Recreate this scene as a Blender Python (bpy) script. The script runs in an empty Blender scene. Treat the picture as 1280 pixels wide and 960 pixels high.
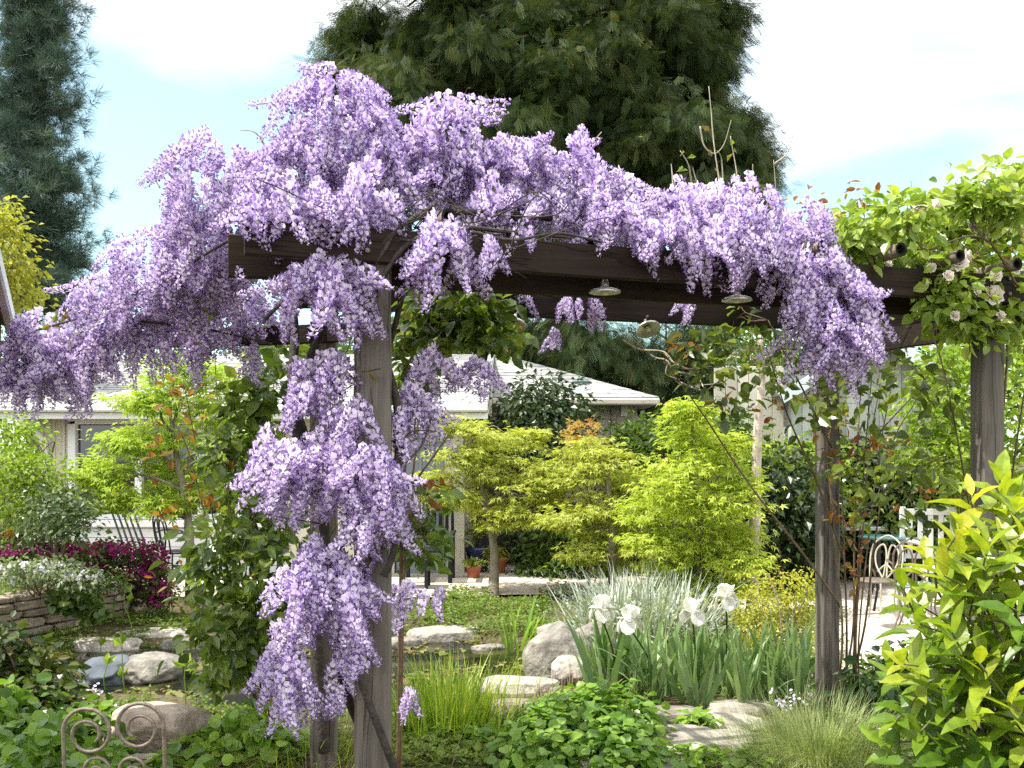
import bpy, bmesh, math
import numpy as np
from mathutils import Vector, noise

rng = np.random.default_rng(11)
F, CXP, HOR, CAMZ = 1200.0, 640.0, 570.0, 1.55     # focal length (photo pixels), centre column, horizon row, eye height
W1280 = 1280.0
scene = bpy.context.scene
COL = scene.collection
def arr(*a): return np.array(a, float)
def P(px, py, d): return arr((px-CXP)/F*d, d, CAMZ-(py-HOR)/F*d)
def unit(v): return v/np.maximum(np.linalg.norm(v, axis=-1, keepdims=True), 1e-9)

# ------------------------------------------------------------------ terrain heights
def sstep(a, b, x):
    t = np.clip((x-a)/(b-a), 0, 1); return t*t*(3-2*t)
def pond_f(x, y):
    w = 0.10*np.sin(x*2.3+1.0)+0.07*np.sin(y*3.1+x*1.7)+0.05*np.sin(5.0*x-2.0*y)
    return np.sqrt(((x+1.55)/2.15)**2+((y-7.5)/1.45)**2)+w
def bed_x(y):
    return np.where(y < 9.07, -4.6+(y-6.8)*0.427, -3.63-(y-9.07)*0.22)
def gz(x, y):
    x = np.asarray(x, float); y = np.asarray(y, float)
    z = 0.02*np.sin(x*1.3)*np.cos(y*0.9)+0.012*np.sin(3.1*x+2.2*y)
    z = z*(1-sstep(9.6, 10.4, y))
    z = z+0.09*sstep(1.2, 2.2, x)*(1-sstep(6.2, 9.0, y))
    f = pond_f(x, y)
    z = np.where(f < 1.12, z*sstep(0.9, 1.12, f)-0.38*(1-sstep(0.72, 1.0, f))-0.03*(1-sstep(1.0, 1.12, f)), z)
    bx = bed_x(y)
    inbed = (1-sstep(bx-0.22, bx-0.16, x))*sstep(5.6, 6.4, y)*(1-sstep(10.4, 10.9, y))
    z = z+0.33*inbed
    return z
def G(px, py, lift=0.0):
    px = np.asarray(px, float); py = np.asarray(py, float)
    d = CAMZ*F/(py-HOR)
    for _ in range(4):
        x = (px-CXP)/F*d
        d = (CAMZ-gz(x, d))*F/(py-HOR)
    x = (px-CXP)/F*d
    return np.stack([x, d, gz(x, d)+lift], -1)

# ------------------------------------------------------------------ mesh builder
class MB:
    def __init__(s): s.V=[]; s.Q=[]; s.T=[]; s.R=[]; s.N=[]; s.n=0; s.MQ=[]; s.MT=[]
    def add(s, V, quads=None, tris=None, rnd=0.5, ngons=None, mi=0):
        V = np.asarray(V, float).reshape(-1, 3); k = len(V)
        if quads is not None and len(quads):
            q = np.asarray(quads, np.int64)+s.n; s.Q.append(q); s.MQ.append(np.full(len(q), mi))
        if tris is not None and len(tris):
            t = np.asarray(tris, np.int64)+s.n; s.T.append(t); s.MT.append(np.full(len(t), mi))
        for g in ngons or []: s.N.append(([int(i)+s.n for i in g], mi))
        s.V.append(V); s.R.append(np.broadcast_to(np.asarray(rnd, float), (k,)))
        s.n += k; return s
    def mesh(s, name, mats, origin=(0,0,0), smooth=False):
        me = bpy.data.meshes.new(name)
        V = np.concatenate(s.V)-np.asarray(origin, float)
        Q = np.concatenate(s.Q) if s.Q else np.zeros((0,4), np.int64)
        T = np.concatenate(s.T) if s.T else np.zeros((0,3), np.int64)
        loops = np.concatenate([Q.ravel(), T.ravel()]+[np.array(g) for g, _ in s.N]).astype(np.int32)
        sizes = np.concatenate([np.full(len(Q),4), np.full(len(T),3), np.array([len(g) for g, _ in s.N], int)]).astype(np.int32)
        mi = np.concatenate((s.MQ or [np.zeros(0)])+(s.MT or [np.zeros(0)])+[np.array([m for _, m in s.N])]).astype(np.int32)
        starts = np.concatenate([[0], np.cumsum(sizes)[:-1]]).astype(np.int32)
        me.vertices.add(len(V)); me.vertices.foreach_set('co', V.astype(np.float32).ravel())
        me.loops.add(len(loops)); me.loops.foreach_set('vertex_index', loops)
        me.polygons.add(len(sizes)); me.polygons.foreach_set('loop_start', starts)
        me.polygons.foreach_set('material_index', mi)
        me.polygons.foreach_set('use_smooth', np.full(len(sizes), smooth))
        a = me.attributes.new('rnd', 'FLOAT', 'POINT')
        a.data.foreach_set('value', np.concatenate(s.R).astype(np.float32))
        for m in (mats if isinstance(mats, (list, tuple)) else [mats]): me.materials.append(m)
        me.update(calc_edges=True); me.validate()
        return me
def tag(o, label=None, cat=None, group=None, kind=None):
    for k, v in (('label',label),('category',cat),('group',group),('kind',kind)):
        if v: o[k] = v
    return o
def thing(name, loc, label, cat, group=None):
    o = bpy.data.objects.new(name, None); COL.objects.link(o)
    o.empty_display_size = 0.1
    o.location = Vector([float(c) for c in loc]); return tag(o, label, cat, group)
def world_loc(o):
    v = np.zeros(3)
    while o is not None: v = v+np.array(o.location); o = o.parent
    return v
def part(name, mb, mat, parent=None, smooth=False, label=None, origin=None):
    """one mesh object; the builder's coordinates are world coordinates"""
    if parent is not None: org = world_loc(parent)
    elif origin is not None: org = np.asarray(origin, float)
    else:
        V = np.concatenate(mb.V); org = arr(V[:,0].mean(), V[:,1].mean(), V[:,2].min())
    o = bpy.data.objects.new(name, mb.mesh(name, mat, org, smooth)); COL.objects.link(o)
    if parent is not None: o.parent = parent
    else: o.location = Vector(org)
    if label: o['label'] = label
    return o
def solo(name, mb, mat, label, cat, group=None, smooth=False, kind=None):
    return tag(part(name, mb, mat, None, smooth), label, cat, group, kind)
def struct(name, mb, mat, smooth=False, kind='structure'):
    o = part(name, mb, mat, None, smooth, origin=(0,0,0)); o['kind'] = kind; return o
def copy_tree(o, loc, rz=0.0, parent=None, s=1.0):
    c = o.copy(); COL.objects.link(c)
    if parent is None: c.location = Vector([float(q) for q in loc]); c.rotation_euler.z = rz; c.scale = (s,s,s)
    else: c.parent = parent
    for ch in list(o.children): copy_tree(ch, None, 0, c)
    return c

# ------------------------------------------------------------------ basic shapes
def catmull(pts, n=6):
    pts = np.asarray(pts, float)
    if len(pts) < 3: n = max(n, 2); return np.stack([pts[0]+(pts[-1]-pts[0])*t for t in np.linspace(0,1,n)])
    p = np.vstack([2*pts[0]-pts[1], pts, 2*pts[-1]-pts[-2]]); out=[]
    for i in range(1, len(p)-2):
        for t in np.linspace(0,1,n,endpoint=False):
            a,b,c,d = p[i-1],p[i],p[i+1],p[i+2]
            out.append(0.5*((2*b)+(c-a)*t+(2*a-5*b+4*c-d)*t*t+(3*b-a-3*c+d)*t**3))
    out.append(p[-2]); return np.array(out)
def tube(mb, pts, r, sides=8, rough=0.0, rnd=0.5, cap=True, mi=0):
    pts = np.asarray(pts, float); n = len(pts)
    r = np.asarray(r, float)
    if r.ndim == 0: r = np.full(n, float(r))
    elif len(r) != n: r = np.interp(np.linspace(0,1,n), np.linspace(0,1,len(r)), r)
    tg = unit(np.gradient(pts, axis=0))
    ref = arr(0,0,1) if abs(tg[0][2]) < 0.9 else arr(1,0,0)
    u = unit(np.cross(tg[0], ref)); fr=[]
    for i in range(n):
        u = unit(u-tg[i]*np.dot(u, tg[i])); fr.append((u, np.cross(tg[i], u)))
    a = np.linspace(0, 2*np.pi, sides, endpoint=False)
    V=[]
    for i in range(n):
        rr = r[i]*(1+rough*rng.normal(size=sides))
        V.append(pts[i]+np.cos(a)[:,None]*rr[:,None]*fr[i][0]+np.sin(a)[:,None]*rr[:,None]*fr[i][1])
    V = np.concatenate(V)
    i0 = np.arange(n-1)[:,None]*sides; j = np.arange(sides)[None]; k = (j+1)%sides
    Q = np.stack([i0+j, i0+k, i0+sides+k, i0+sides+j], -1).reshape(-1,4)
    mb.add(V, Q, rnd=rnd, ngons=[list(range(sides))[::-1], list(range((n-1)*sides, n*sides))] if cap else None, mi=mi)
    return mb
def lathe(mb, c, prof, sides=24, axis=None, mi=0, rnd=0.5):
    """prof: list of (radius, height)"""
    a = np.linspace(0, 2*np.pi, sides, endpoint=False); prof = np.asarray(prof, float); n = len(prof)
    V = np.stack([prof[:,0][:,None]*np.cos(a), prof[:,0][:,None]*np.sin(a), np.repeat(prof[:,1][:,None], sides, 1)], -1).reshape(-1,3)
    if axis is not None:
        z = unit(np.asarray(axis, float)); x = unit(np.cross(arr(0,1,0.01), z)); y = np.cross(z, x)
        V = V[:,0:1]*x+V[:,1:2]*y+V[:,2:3]*z
    i0 = np.arange(n-1)[:,None]*sides; j = np.arange(sides)[None]; k = (j+1)%sides
    Q = np.stack([i0+j, i0+k, i0+sides+k, i0+sides+j], -1).reshape(-1,4)
    return mb.add(V+np.asarray(c, float), Q, rnd=rnd, mi=mi)
_bc = {}
def _boxbase(b):
    return b
def box(mb, c, size, ax=None, bev=0.006, rnd=0.5, mi=0):
    """chamfered box: centre c, full size (sx,sy,sz), ax = 3 axis vectors (rows)"""
    h = np.asarray(size, float)/2; b = min(bev, h.min()*0.45)
    V=[]; idx={}
    for sx in (-1,1):
        for sy in (-1,1):
            for sz in (-1,1):
                s = arr(sx,sy,sz)
                for k in range(3):
                    v = s*(h-b); v[k] = s[k]*h[k]; idx[(sx,sy,sz,k)] = len(V); V.append(v)
    Q=[]; T=[]
    for k in range(3):
        i,j = [q for q in range(3) if q != k]
        for s in (-1,1):
            f=[]
            for a_,b_ in ((-1,-1),(1,-1),(1,1),(-1,1)):
                t=[0,0,0]; t[k]=s; t[i]=a_; t[j]=b_; f.append(idx[(t[0],t[1],t[2],k)])
            Q.append(f if (s>0) == (k != 1) else f[::-1])
    for k in range(3):
        i,j = [q for q in range(3) if q != k]
        for a_ in (-1,1):
            for b_ in (-1,1):
                t=[0,0,0]; t[i]=a_; t[j]=b_
                t[k]=-1; p1=tuple(t); t[k]=1; p2=tuple(t)
                f=[idx[p1+(i,)], idx[p2+(i,)], idx[p2+(j,)], idx[p1+(j,)]]
                Q.append(f)
    for sx in (-1,1):
        for sy in (-1,1):
            for sz in (-1,1): T.append([idx[(sx,sy,sz,k)] for k in range(3)])
    V = np.array(V)
    # consistent outward winding
    def fix(f):
        p = V[f]; nrm = np.cross(p[1]-p[0], p[2]-p[0])
        return f if np.dot(nrm, p.mean(0)) > 0 else f[::-1]
    Q=[fix(f) for f in Q]; T=[fix(f) for f in T]
    if ax is not None: V = V@np.asarray(ax, float)
    return mb.add(V+np.asarray(c, float), Q, T, rnd=rnd, mi=mi)
def beam(mb, a, b, w, h, bev=0.005, rnd=0.5, mi=0, up=(0,0,1), segs=1, wob=0.0):
    a = np.asarray(a, float); b = np.asarray(b, float)
    x = unit(b-a); up = np.asarray(up, float); y = unit(np.cross(up, x)); z = np.cross(x, y)
    return box(mb, (a+b)/2, (np.linalg.norm(b-a), w, h), (x, y, z), bev, rnd, mi)
def prism(mb, poly, z0, z1, bev=0.0, rnd=0.5, mi=0, jit=0.0):
    """flat polygon (n,2) extruded from z0 to z1 with a softened top edge"""
    poly = np.asarray(poly, float); n = len(poly); c = poly.mean(0)
    rings = [(1.0, z0), (1.0, z1-bev), (1-0.35*bev/np.abs(poly-c).max(), z1-bev*0.3), (1-1.3*bev/np.abs(poly-c).max(), z1)]
    V=[]
    for s, z in rings:
        q = c+(poly-c)*s
        V.append(np.column_stack([q, np.full(n, z)+jit*rng.normal(size=n)]))
    V = np.concatenate(V); j = np.arange(n); k = (j+1)%n
    Q = np.concatenate([np.stack([i*n+j, i*n+k, (i+1)*n+k, (i+1)*n+j], -1) for i in range(len(rings)-1)])
    return mb.add(V, Q, rnd=rnd, ngons=[list(range(3*n, 4*n))], mi=mi)
_ico = {}
def ico(sub):
    if sub not in _ico:
        bm = bmesh.new(); bmesh.ops.create_icosphere(bm, subdivisions=sub, radius=1)
        _ico[sub] = (np.array([v.co[:] for v in bm.verts]), np.array([[v.index for v in f.verts] for f in bm.faces])); bm.free()
    return _ico[sub]
def rock(mb, c, r, seed, sub=4, rough=0.28, flat_top=None, rnd=0.5, rz=0.0, sharp=0.0):
    V, T = ico(sub); V = V.copy(); o = Vector((seed*3.17, seed*1.73, -seed*2.2))
    d = np.array([noise.noise(Vector(v)*1.1+o)*rough+noise.noise(Vector(v)*2.7+o)*rough*0.45+noise.noise(Vector(v)*7+o)*rough*0.13 for v in V])
    V = V*(1+d)[:,None]
    if sharp:      # knock planes off the stone
        rg = np.random.default_rng(int(seed*77)+3)
        for _ in range(9):
            nn = unit(rg.normal(size=3)); lim = sharp*rg.uniform(0.85,1.1)
            e = V@nn-lim; V = V-np.where(e > 0, e*0.85, 0)[:,None]*nn
    if flat_top is not None: V[:,2] = np.where(V[:,2] > flat_top, flat_top+(V[:,2]-flat_top)*0.12, V[:,2])
    V = V*np.asarray(r, float)
    cs, sn = math.cos(rz), math.sin(rz)
    V = np.column_stack([V[:,0]*cs-V[:,1]*sn, V[:,0]*sn+V[:,1]*cs, V[:,2]])
    return mb.add(V+np.asarray(c, float), tris=T, rnd=rnd)

# ------------------------------------------------------------------ leaf templates: (V, quads, tris); x across, y along, z up
def t_ovate(w=0.5, fold=0.12, curl=0.18, rows=((0.22,0.75),(0.5,1.0),(0.8,0.55))):
    V=[(0,0,0)]; Q=[]; T=[]
    for t, k in rows:
        z = -curl*t*t
        V += [(-w*k/2,t,z+fold*k), (0,t,z), (w*k/2,t,z+fold*k)]
    V.append((0,1,-curl)); n = len(rows); tip = len(V)-1
    T += [(0,2,1),(0,3,2)]
    for i in range(n-1):
        a = 1+3*i; b = a+3; Q += [(a,a+1,b+1,b),(a+1,a+2,b+2,b+1)]
    a = 1+3*(n-1); T += [(a,a+1,tip),(a+1,a+2,tip)]
    return np.array(V, float), Q, T
def t_lite(w=0.5, fold=0.12, curl=0.15):
    return arr(*[(0,0,0),(-w/2,.45,fold),(0,.5,-curl*.3),(w/2,.45,fold),(0,1,-curl)]), [], [(0,2,1),(0,3,2),(1,2,4),(2,3,4)]
def t_maple(lobes=5, droop=0.3, w=0.15):
    V=[(0,0,0)]; Q=[]
    for a, l in ((-105,.5),(-52,.85),(0,1.0),(52,.85),(105,.5)) if lobes == 5 else ((-60,.8),(0,1),(60,.8)):
        a = math.radians(a); d = arr(math.sin(a), math.cos(a)); s = arr(d[1], -d[0]); i = len(V)
        m = d*l*0.45; tip = d*l
        for p, zz in ((m+s*w*l, .03), (tip, -droop*l*l), (m-s*w*l, .03)): V.append((p[0], p[1]+0.05, zz))
        Q.append((0, i, i+1, i+2))
    return np.array(V, float), Q, []
def t_blade(w=0.04, bend=0.5, segs=5, fold=0.0, side=0.0):
    V=[]; Q=[]; T=[]; ang=0; p = arr(0,0); L = 1.0/segs
    for i in range(segs):
        t = i/segs; k = w*(1-t**2.2)*0.5*(0.75+min(t*3,0.25))
        V += [(-k+side*t*t, p[0], p[1]+fold*k), (k+side*t*t, p[0], p[1]+fold*k)]
        ang = -bend*(i+1)/segs*1.6; p = p+L*arr(math.cos(ang), math.sin(ang))
        if i: Q.append((2*i-2, 2*i-1, 2*i+1, 2*i))
    V.append((side, p[0], p[1])); T.append((2*segs-2, 2*segs-1, 2*segs))
    return np.array(V, float), Q, T
def t_frond(n=4, w=0.10, ang=38, droop=0.35):
    """flat conifer spray: a stem strip with side strips"""
    V=[]; Q=[]
    def strip(a, b, w):
        d = b-a; s = arr(d[1], -d[0]); s = s/np.linalg.norm(s)*w/2; i = len(V)
        for p in (a-s*.5, a+s*.5, b+s*.9, b-s*.9): V.append((p[0], p[1], -droop*p[1]**2-0.25*abs(p[0])))
        Q.append((i, i+1, i+2, i+3))
    strip(arr(0,0), arr(0,1), w)
    for k in range(n):
        t = 0.15+0.7*k/n
        for s in (-1,1):
            a = math.radians(ang)*s; l = 0.5*(1-0.6*t)
            strip(arr(0,t), arr(0,t)+l*arr(math.sin(a), math.cos(a)), w*.8)
    return np.array(V, float), Q, []
def t_needles(n=11, w=0.035, cone=0.9, seed=1):
    rg = np.random.default_rng(seed); V=[]; Q=[]
    for _ in range(n):
        d = unit(arr(rg.normal()*cone, 1.0, rg.normal()*cone)); s = unit(np.cross(d, rg.normal(size=3)))*w/2; i = len(V)
        st = arr(0, rg.uniform(0,.3), 0)
        for p in (st-s*.7, st+s*.7, st+d*rg.uniform(.6,1)+s*.5, st+d*.8-s*.5): V.append(p)
        Q.append((i,i+1,i+2,i+3))
    return np.array(V, float), Q, []
OV = [t_ovate(.55,.10,.15), t_ovate(.6,.16,.3), t_ovate(.5,.05,.05)]
OVW = t_ovate(.72,.12,.2); OVL = [t_lite(.6,.12,.15), t_lite(.55,.05,.3), t_lite(.65,.18,.05)]
ROUND = [t_ovate(.95,.08,.12,((.12,.6),(.45,1.0),(.82,.7))), t_ovate(.9,.16,.2,((.12,.6),(.45,1.0),(.82,.7)))]
CIT = [t_ovate(.42,.09,.22,((.18,.62),(.45,1.0),(.76,.66),(.92,.25))), t_ovate(.46,.14,.45,((.18,.62),(.45,1.0),(.76,.66),(.92,.25))), t_ovate(.40,.05,.05,((.18,.62),(.45,1.0),(.76,.66),(.92,.25)))]
MAP = [t_maple(5,.25), t_maple(5,.5,.13), t_maple(5,.1,.17)]
DIA = [t_lite(.5,.1,.1)]
FRO = [t_frond(6,.032,34,.3), t_frond(5,.036,26,.6), t_frond(6,.030,42,.1)]
NEE = [t_needles(11,.035,.8,1), t_needles(11,.03,.6,2)]
BLD = [t_blade(.05,b,5,0,s) for b, s in ((.12,.02),(.35,-.05),(.7,.05),(1.1,-.03))]

def inst(mb, tmpls, pos, ax, nor, size, rnd, mi=0):
    n = len(pos)
    if n == 0: return
    ax = unit(ax); side = unit(np.cross(ax, nor)); nor = np.cross(side, ax)
    size = np.broadcast_to(np.asarray(size, float), (n,)); rnd = np.broadcast_to(np.asarray(rnd, float), (n,))
    w = rng.integers(0, len(tmpls), n)
    for k, (TV, TQ, TT) in enumerate(tmpls):
        m = w == k; c = int(m.sum())
        if not c: continue
        K = len(TV)
        V = pos[m][:,None]+size[m][:,None,None]*(TV[None,:,0:1]*side[m][:,None]+TV[None,:,1:2]*ax[m][:,None]+TV[None,:,2:3]*nor[m][:,None])
        off = (np.arange(c)*K)[:,None,None]
        Q = (np.asarray(TQ)[None]+off).reshape(-1,4) if len(TQ) else None
        T = (np.asarray(TT)[None]+off).reshape(-1,3) if len(TT) else None
        mb.add(V, Q, T, rnd=np.repeat(rnd[m], K), mi=mi)

def blob(px, py, d, rx, ry, depth=1.0):
    return (P(px, py, d), arr(rx*d/F, rx*d/F*depth, ry*d/F))
def sph(n):
    return unit(rng.normal(size=(n,3)))
def crown(mb, blobs, clumps, per, spread, size, tm, flat=0.5, shell=0.55, up=0.7, out=0.4, jit=0.5, droop=0.2, rlo=0.0, rhi=1.0, lift=False):
    """leaf clumps spread through ellipsoids; clumps = clumps per blob (or per m2 of blob surface if < 0)"""
    cen=[]
    for c, r in blobs:
        k = clumps if clumps > 0 else max(3, int(-clumps*4*math.pi*((r[0]*r[1])**1.6/3+(r[0]*r[2])**1.6/3+(r[1]*r[2])**1.6/3)**(1/1.6)))
        u = sph(k); t = shell+(1-shell)*rng.random(k)**0.6
        q = c+u*t[:,None]*r
        cen.append(np.column_stack([q, u/r*r.mean()]))
    cen = np.concatenate(cen); C, U = cen[:,:3], unit(cen[:,3:])
    n = len(C)*per
    ci = np.repeat(np.arange(len(C)), per)
    cr = rng.random(len(C))
    g = rng.normal(size=(n,3))*arr(spread, spread, spread*flat)*0.6
    pos = C[ci]+g
    nor = unit(arr(0,0,up)+U[ci]*out+rng.normal(size=(n,3))*jit)
    dirh = unit(g*arr(1,1,.3)+U[ci]*spread*0.5+rng.normal(size=(n,3))*spread*0.25)
    ax = unit(dirh-arr(0,0,1)*droop); ax = unit(ax-nor*(ax*nor).sum(-1,keepdims=True)*0.85)
    rn = np.clip(rlo+(rhi-rlo)*(0.45*cr[ci]+0.55*rng.random(n)), 0, 1)
    inst(mb, tm, pos, ax, nor, size*rng.uniform(.65,1.2,n), rn)
    return C
def limb(mb, a, b, r0, r1, sag=0.1, n=4, sides=6, wob=0.06, rough=0.04):
    a = np.asarray(a, float); b = np.asarray(b, float); L = np.linalg.norm(b-a)
    k = np.linspace(0,1,4)[:,None]; pts = a+(b-a)*k
    pts[1:3] += rng.normal(size=(2,3))*L*wob; pts[1:3,2] += sag*L*arr(.8,1.0)
    pts = catmull(pts, n); tube(mb, pts, np.linspace(r0, r1, len(pts)), sides, rough); return pts
def blades(mb, base, h, lean, tm, wid=1.0, up_j=0.25, rlo=0, rhi=1, outc=None):
    """upright blades from base points; templates bend over along -z of the leaf normal"""
    n = len(base)
    d = rng.normal(size=(n,3))*arr(1,1,0)
    if outc is not None: d = d*0.35+unit((base-outc)*arr(1,1,0))
    d = unit(d); ax = unit(arr(0,0,1)+d*np.abs(rng.normal(size=(n,1)))*lean)
    nor = unit(arr(0,0,1)*0.001-d); nor = unit(nor-ax*(nor*ax).sum(-1,keepdims=True))
    inst(mb, tm, base, ax, nor*1.0, h*rng.uniform(.55,1.1,n), rlo+(rhi-rlo)*rng.random(n))
def in_poly(poly, n):
    poly = np.asarray(poly, float); out=[]; lo, hi = poly.min(0), poly.max(0); tot=0
    while tot < n:
        q = lo+(hi-lo)*rng.random((n*2,2)); ins = np.zeros(len(q), bool); j = len(poly)-1
        for i in range(len(poly)):
            a, b = poly[i], poly[j]
            c = ((a[1] > q[:,1]) != (b[1] > q[:,1]))
            with np.errstate(divide='ignore', invalid='ignore'):
                ins ^= c & (q[:,0] < (b[0]-a[0])*(q[:,1]-a[1])/(b[1]-a[1])+a[0])
            j = i
        out.append(q[ins]); tot += int(ins.sum())
    return np.concatenate(out)[:n]

# ------------------------------------------------------------------ materials
def newmat(name):
    m = bpy.data.materials.new(name); m.use_nodes = True; nt = m.node_tree; nt.nodes.clear()
    return m, nt, nt.nodes, nt.links
def ramp(N, stops):
    r = N.new('ShaderNodeValToRGB'); e = r.color_ramp.elements
    e[0].position, e[0].color = stops[0][0], (*stops[0][1],1); e[1].position, e[1].color = stops[-1][0], (*stops[-1][1],1)
    for p, c in stops[1:-1]: q = e.new(p); q.color = (*c,1)
    return r
def leaf_mat(name, stops, trans=0.4, rough=0.5, tint=(1.25,1.3,0.6), spec=0.4, mott=0):
    m, nt, N, L = newmat(name)
    at = N.new('ShaderNodeAttribute'); at.attribute_name = 'rnd'
    r = ramp(N, stops); L.new(at.outputs['Fac'], r.inputs[0])
    p = N.new('ShaderNodeBsdfPrincipled'); p.inputs['Roughness'].default_value = rough; p.inputs['Specular IOR Level'].default_value = spec
    col = r.outputs[0]
    if mott:      # blotches and pale flecks that every real leaf carries
        tc = N.new('ShaderNodeTexCoord'); nz = N.new('ShaderNodeTexNoise'); nz.inputs['Scale'].default_value = mott; nz.inputs['Detail'].default_value = 7; L.new(tc.outputs['Object'], nz.inputs['Vector'])
        r2 = ramp(N, [(.3,(.62,.72,.6)),(.5,(1,1,1)),(.68,(1.25,1.15,1.0))]); L.new(nz.outputs['Fac'], r2.inputs[0])
        mm = N.new('ShaderNodeMix'); mm.data_type = 'RGBA'; mm.blend_type = 'MULTIPLY'; mm.inputs[0].default_value = 1; L.new(col, mm.inputs[6]); L.new(r2.outputs[0], mm.inputs[7]); col = mm.outputs[2]
        bp = N.new('ShaderNodeBump'); bp.inputs['Strength'].default_value = .25; bp.inputs['Distance'].default_value = .01; L.new(nz.outputs['Fac'], bp.inputs['Height']); L.new(bp.outputs[0], p.inputs['Normal'])
    L.new(col, p.inputs['Base Color'])
    mul = N.new('ShaderNodeMix'); mul.data_type = 'RGBA'; mul.blend_type = 'MULTIPLY'; mul.inputs[0].default_value = 1
    L.new(col, mul.inputs[6]); mul.inputs[7].default_value = (*tint,1)
    t = N.new('ShaderNodeBsdfTranslucent'); L.new(mul.outputs[2], t.inputs[0])
    mx = N.new('ShaderNodeMixShader'); mx.inputs[0].default_value = trans
    L.new(p.outputs[0], mx.inputs[1]); L.new(t.outputs[0], mx.inputs[2])
    o = N.new('ShaderNodeOutputMaterial'); L.new(mx.outputs[0], o.inputs[0]); return m
def solid(name, c1, c2=None, scale=(6,6,6), rough=0.6, bump=0.0, detail=6, metal=0.0, spec=0.4, bscale=None, c3=None, mode='noise', dist=0.0):
    """noise-mottled surface"""
    m, nt, N, L = newmat(name)
    p = N.new('ShaderNodeBsdfPrincipled'); p.inputs['Roughness'].default_value = rough; p.inputs['Metallic'].default_value = metal
    p.inputs['Specular IOR Level'].default_value = spec
    tc = N.new('ShaderNodeTexCoord'); mp = N.new('ShaderNodeMapping'); mp.inputs['Scale'].default_value = scale
    L.new(tc.outputs['Object'], mp.inputs[0])
    nz = N.new('ShaderNodeTexNoise'); nz.inputs['Scale'].default_value = 1; nz.inputs['Detail'].default_value = detail; nz.inputs['Roughness'].default_value = 0.65
    nz.inputs['Distortion'].default_value = dist
    L.new(mp.outputs[0], nz.inputs['Vector'])
    st = [(0.3,c1),(0.7,c2 or c1)] if c3 is None else [(0.28,c1),(0.5,c2),(0.72,c3)]
    r = ramp(N, st); L.new(nz.outputs['Fac'], r.inputs[0])
    at = N.new('ShaderNodeAttribute'); at.attribute_name = 'rnd'
    mr = N.new('ShaderNodeMapRange'); mr.inputs[3].default_value = 0.7; mr.inputs[4].default_value = 1.3; L.new(at.outputs['Fac'], mr.inputs[0])
    mul = N.new('ShaderNodeMix'); mul.data_type = 'RGBA'; mul.blend_type = 'MULTIPLY'; mul.inputs[0].default_value = 1
    L.new(r.outputs[0], mul.inputs[6]); L.new(mr.outputs[0], mul.inputs[7])
    L.new(mul.outputs[2], p.inputs['Base Color'])
    if bump:
        b = N.new('ShaderNodeBump'); b.inputs['Strength'].default_value = bump; b.inputs['Distance'].default_value = 0.02
        if bscale:
            n2 = N.new('ShaderNodeTexNoise'); n2.inputs['Scale'].default_value = bscale; n2.inputs['Detail'].default_value = 8
            L.new(tc.outputs['Object'], n2.inputs['Vector']); L.new(n2.outputs['Fac'], b.inputs['Height'])
        else: L.new(nz.outputs['Fac'], b.inputs['Height'])
        L.new(b.outputs[0], p.inputs['Normal'])
    o = N.new('ShaderNodeOutputMaterial'); L.new(p.outputs[0], o.inputs[0]); return m
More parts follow.
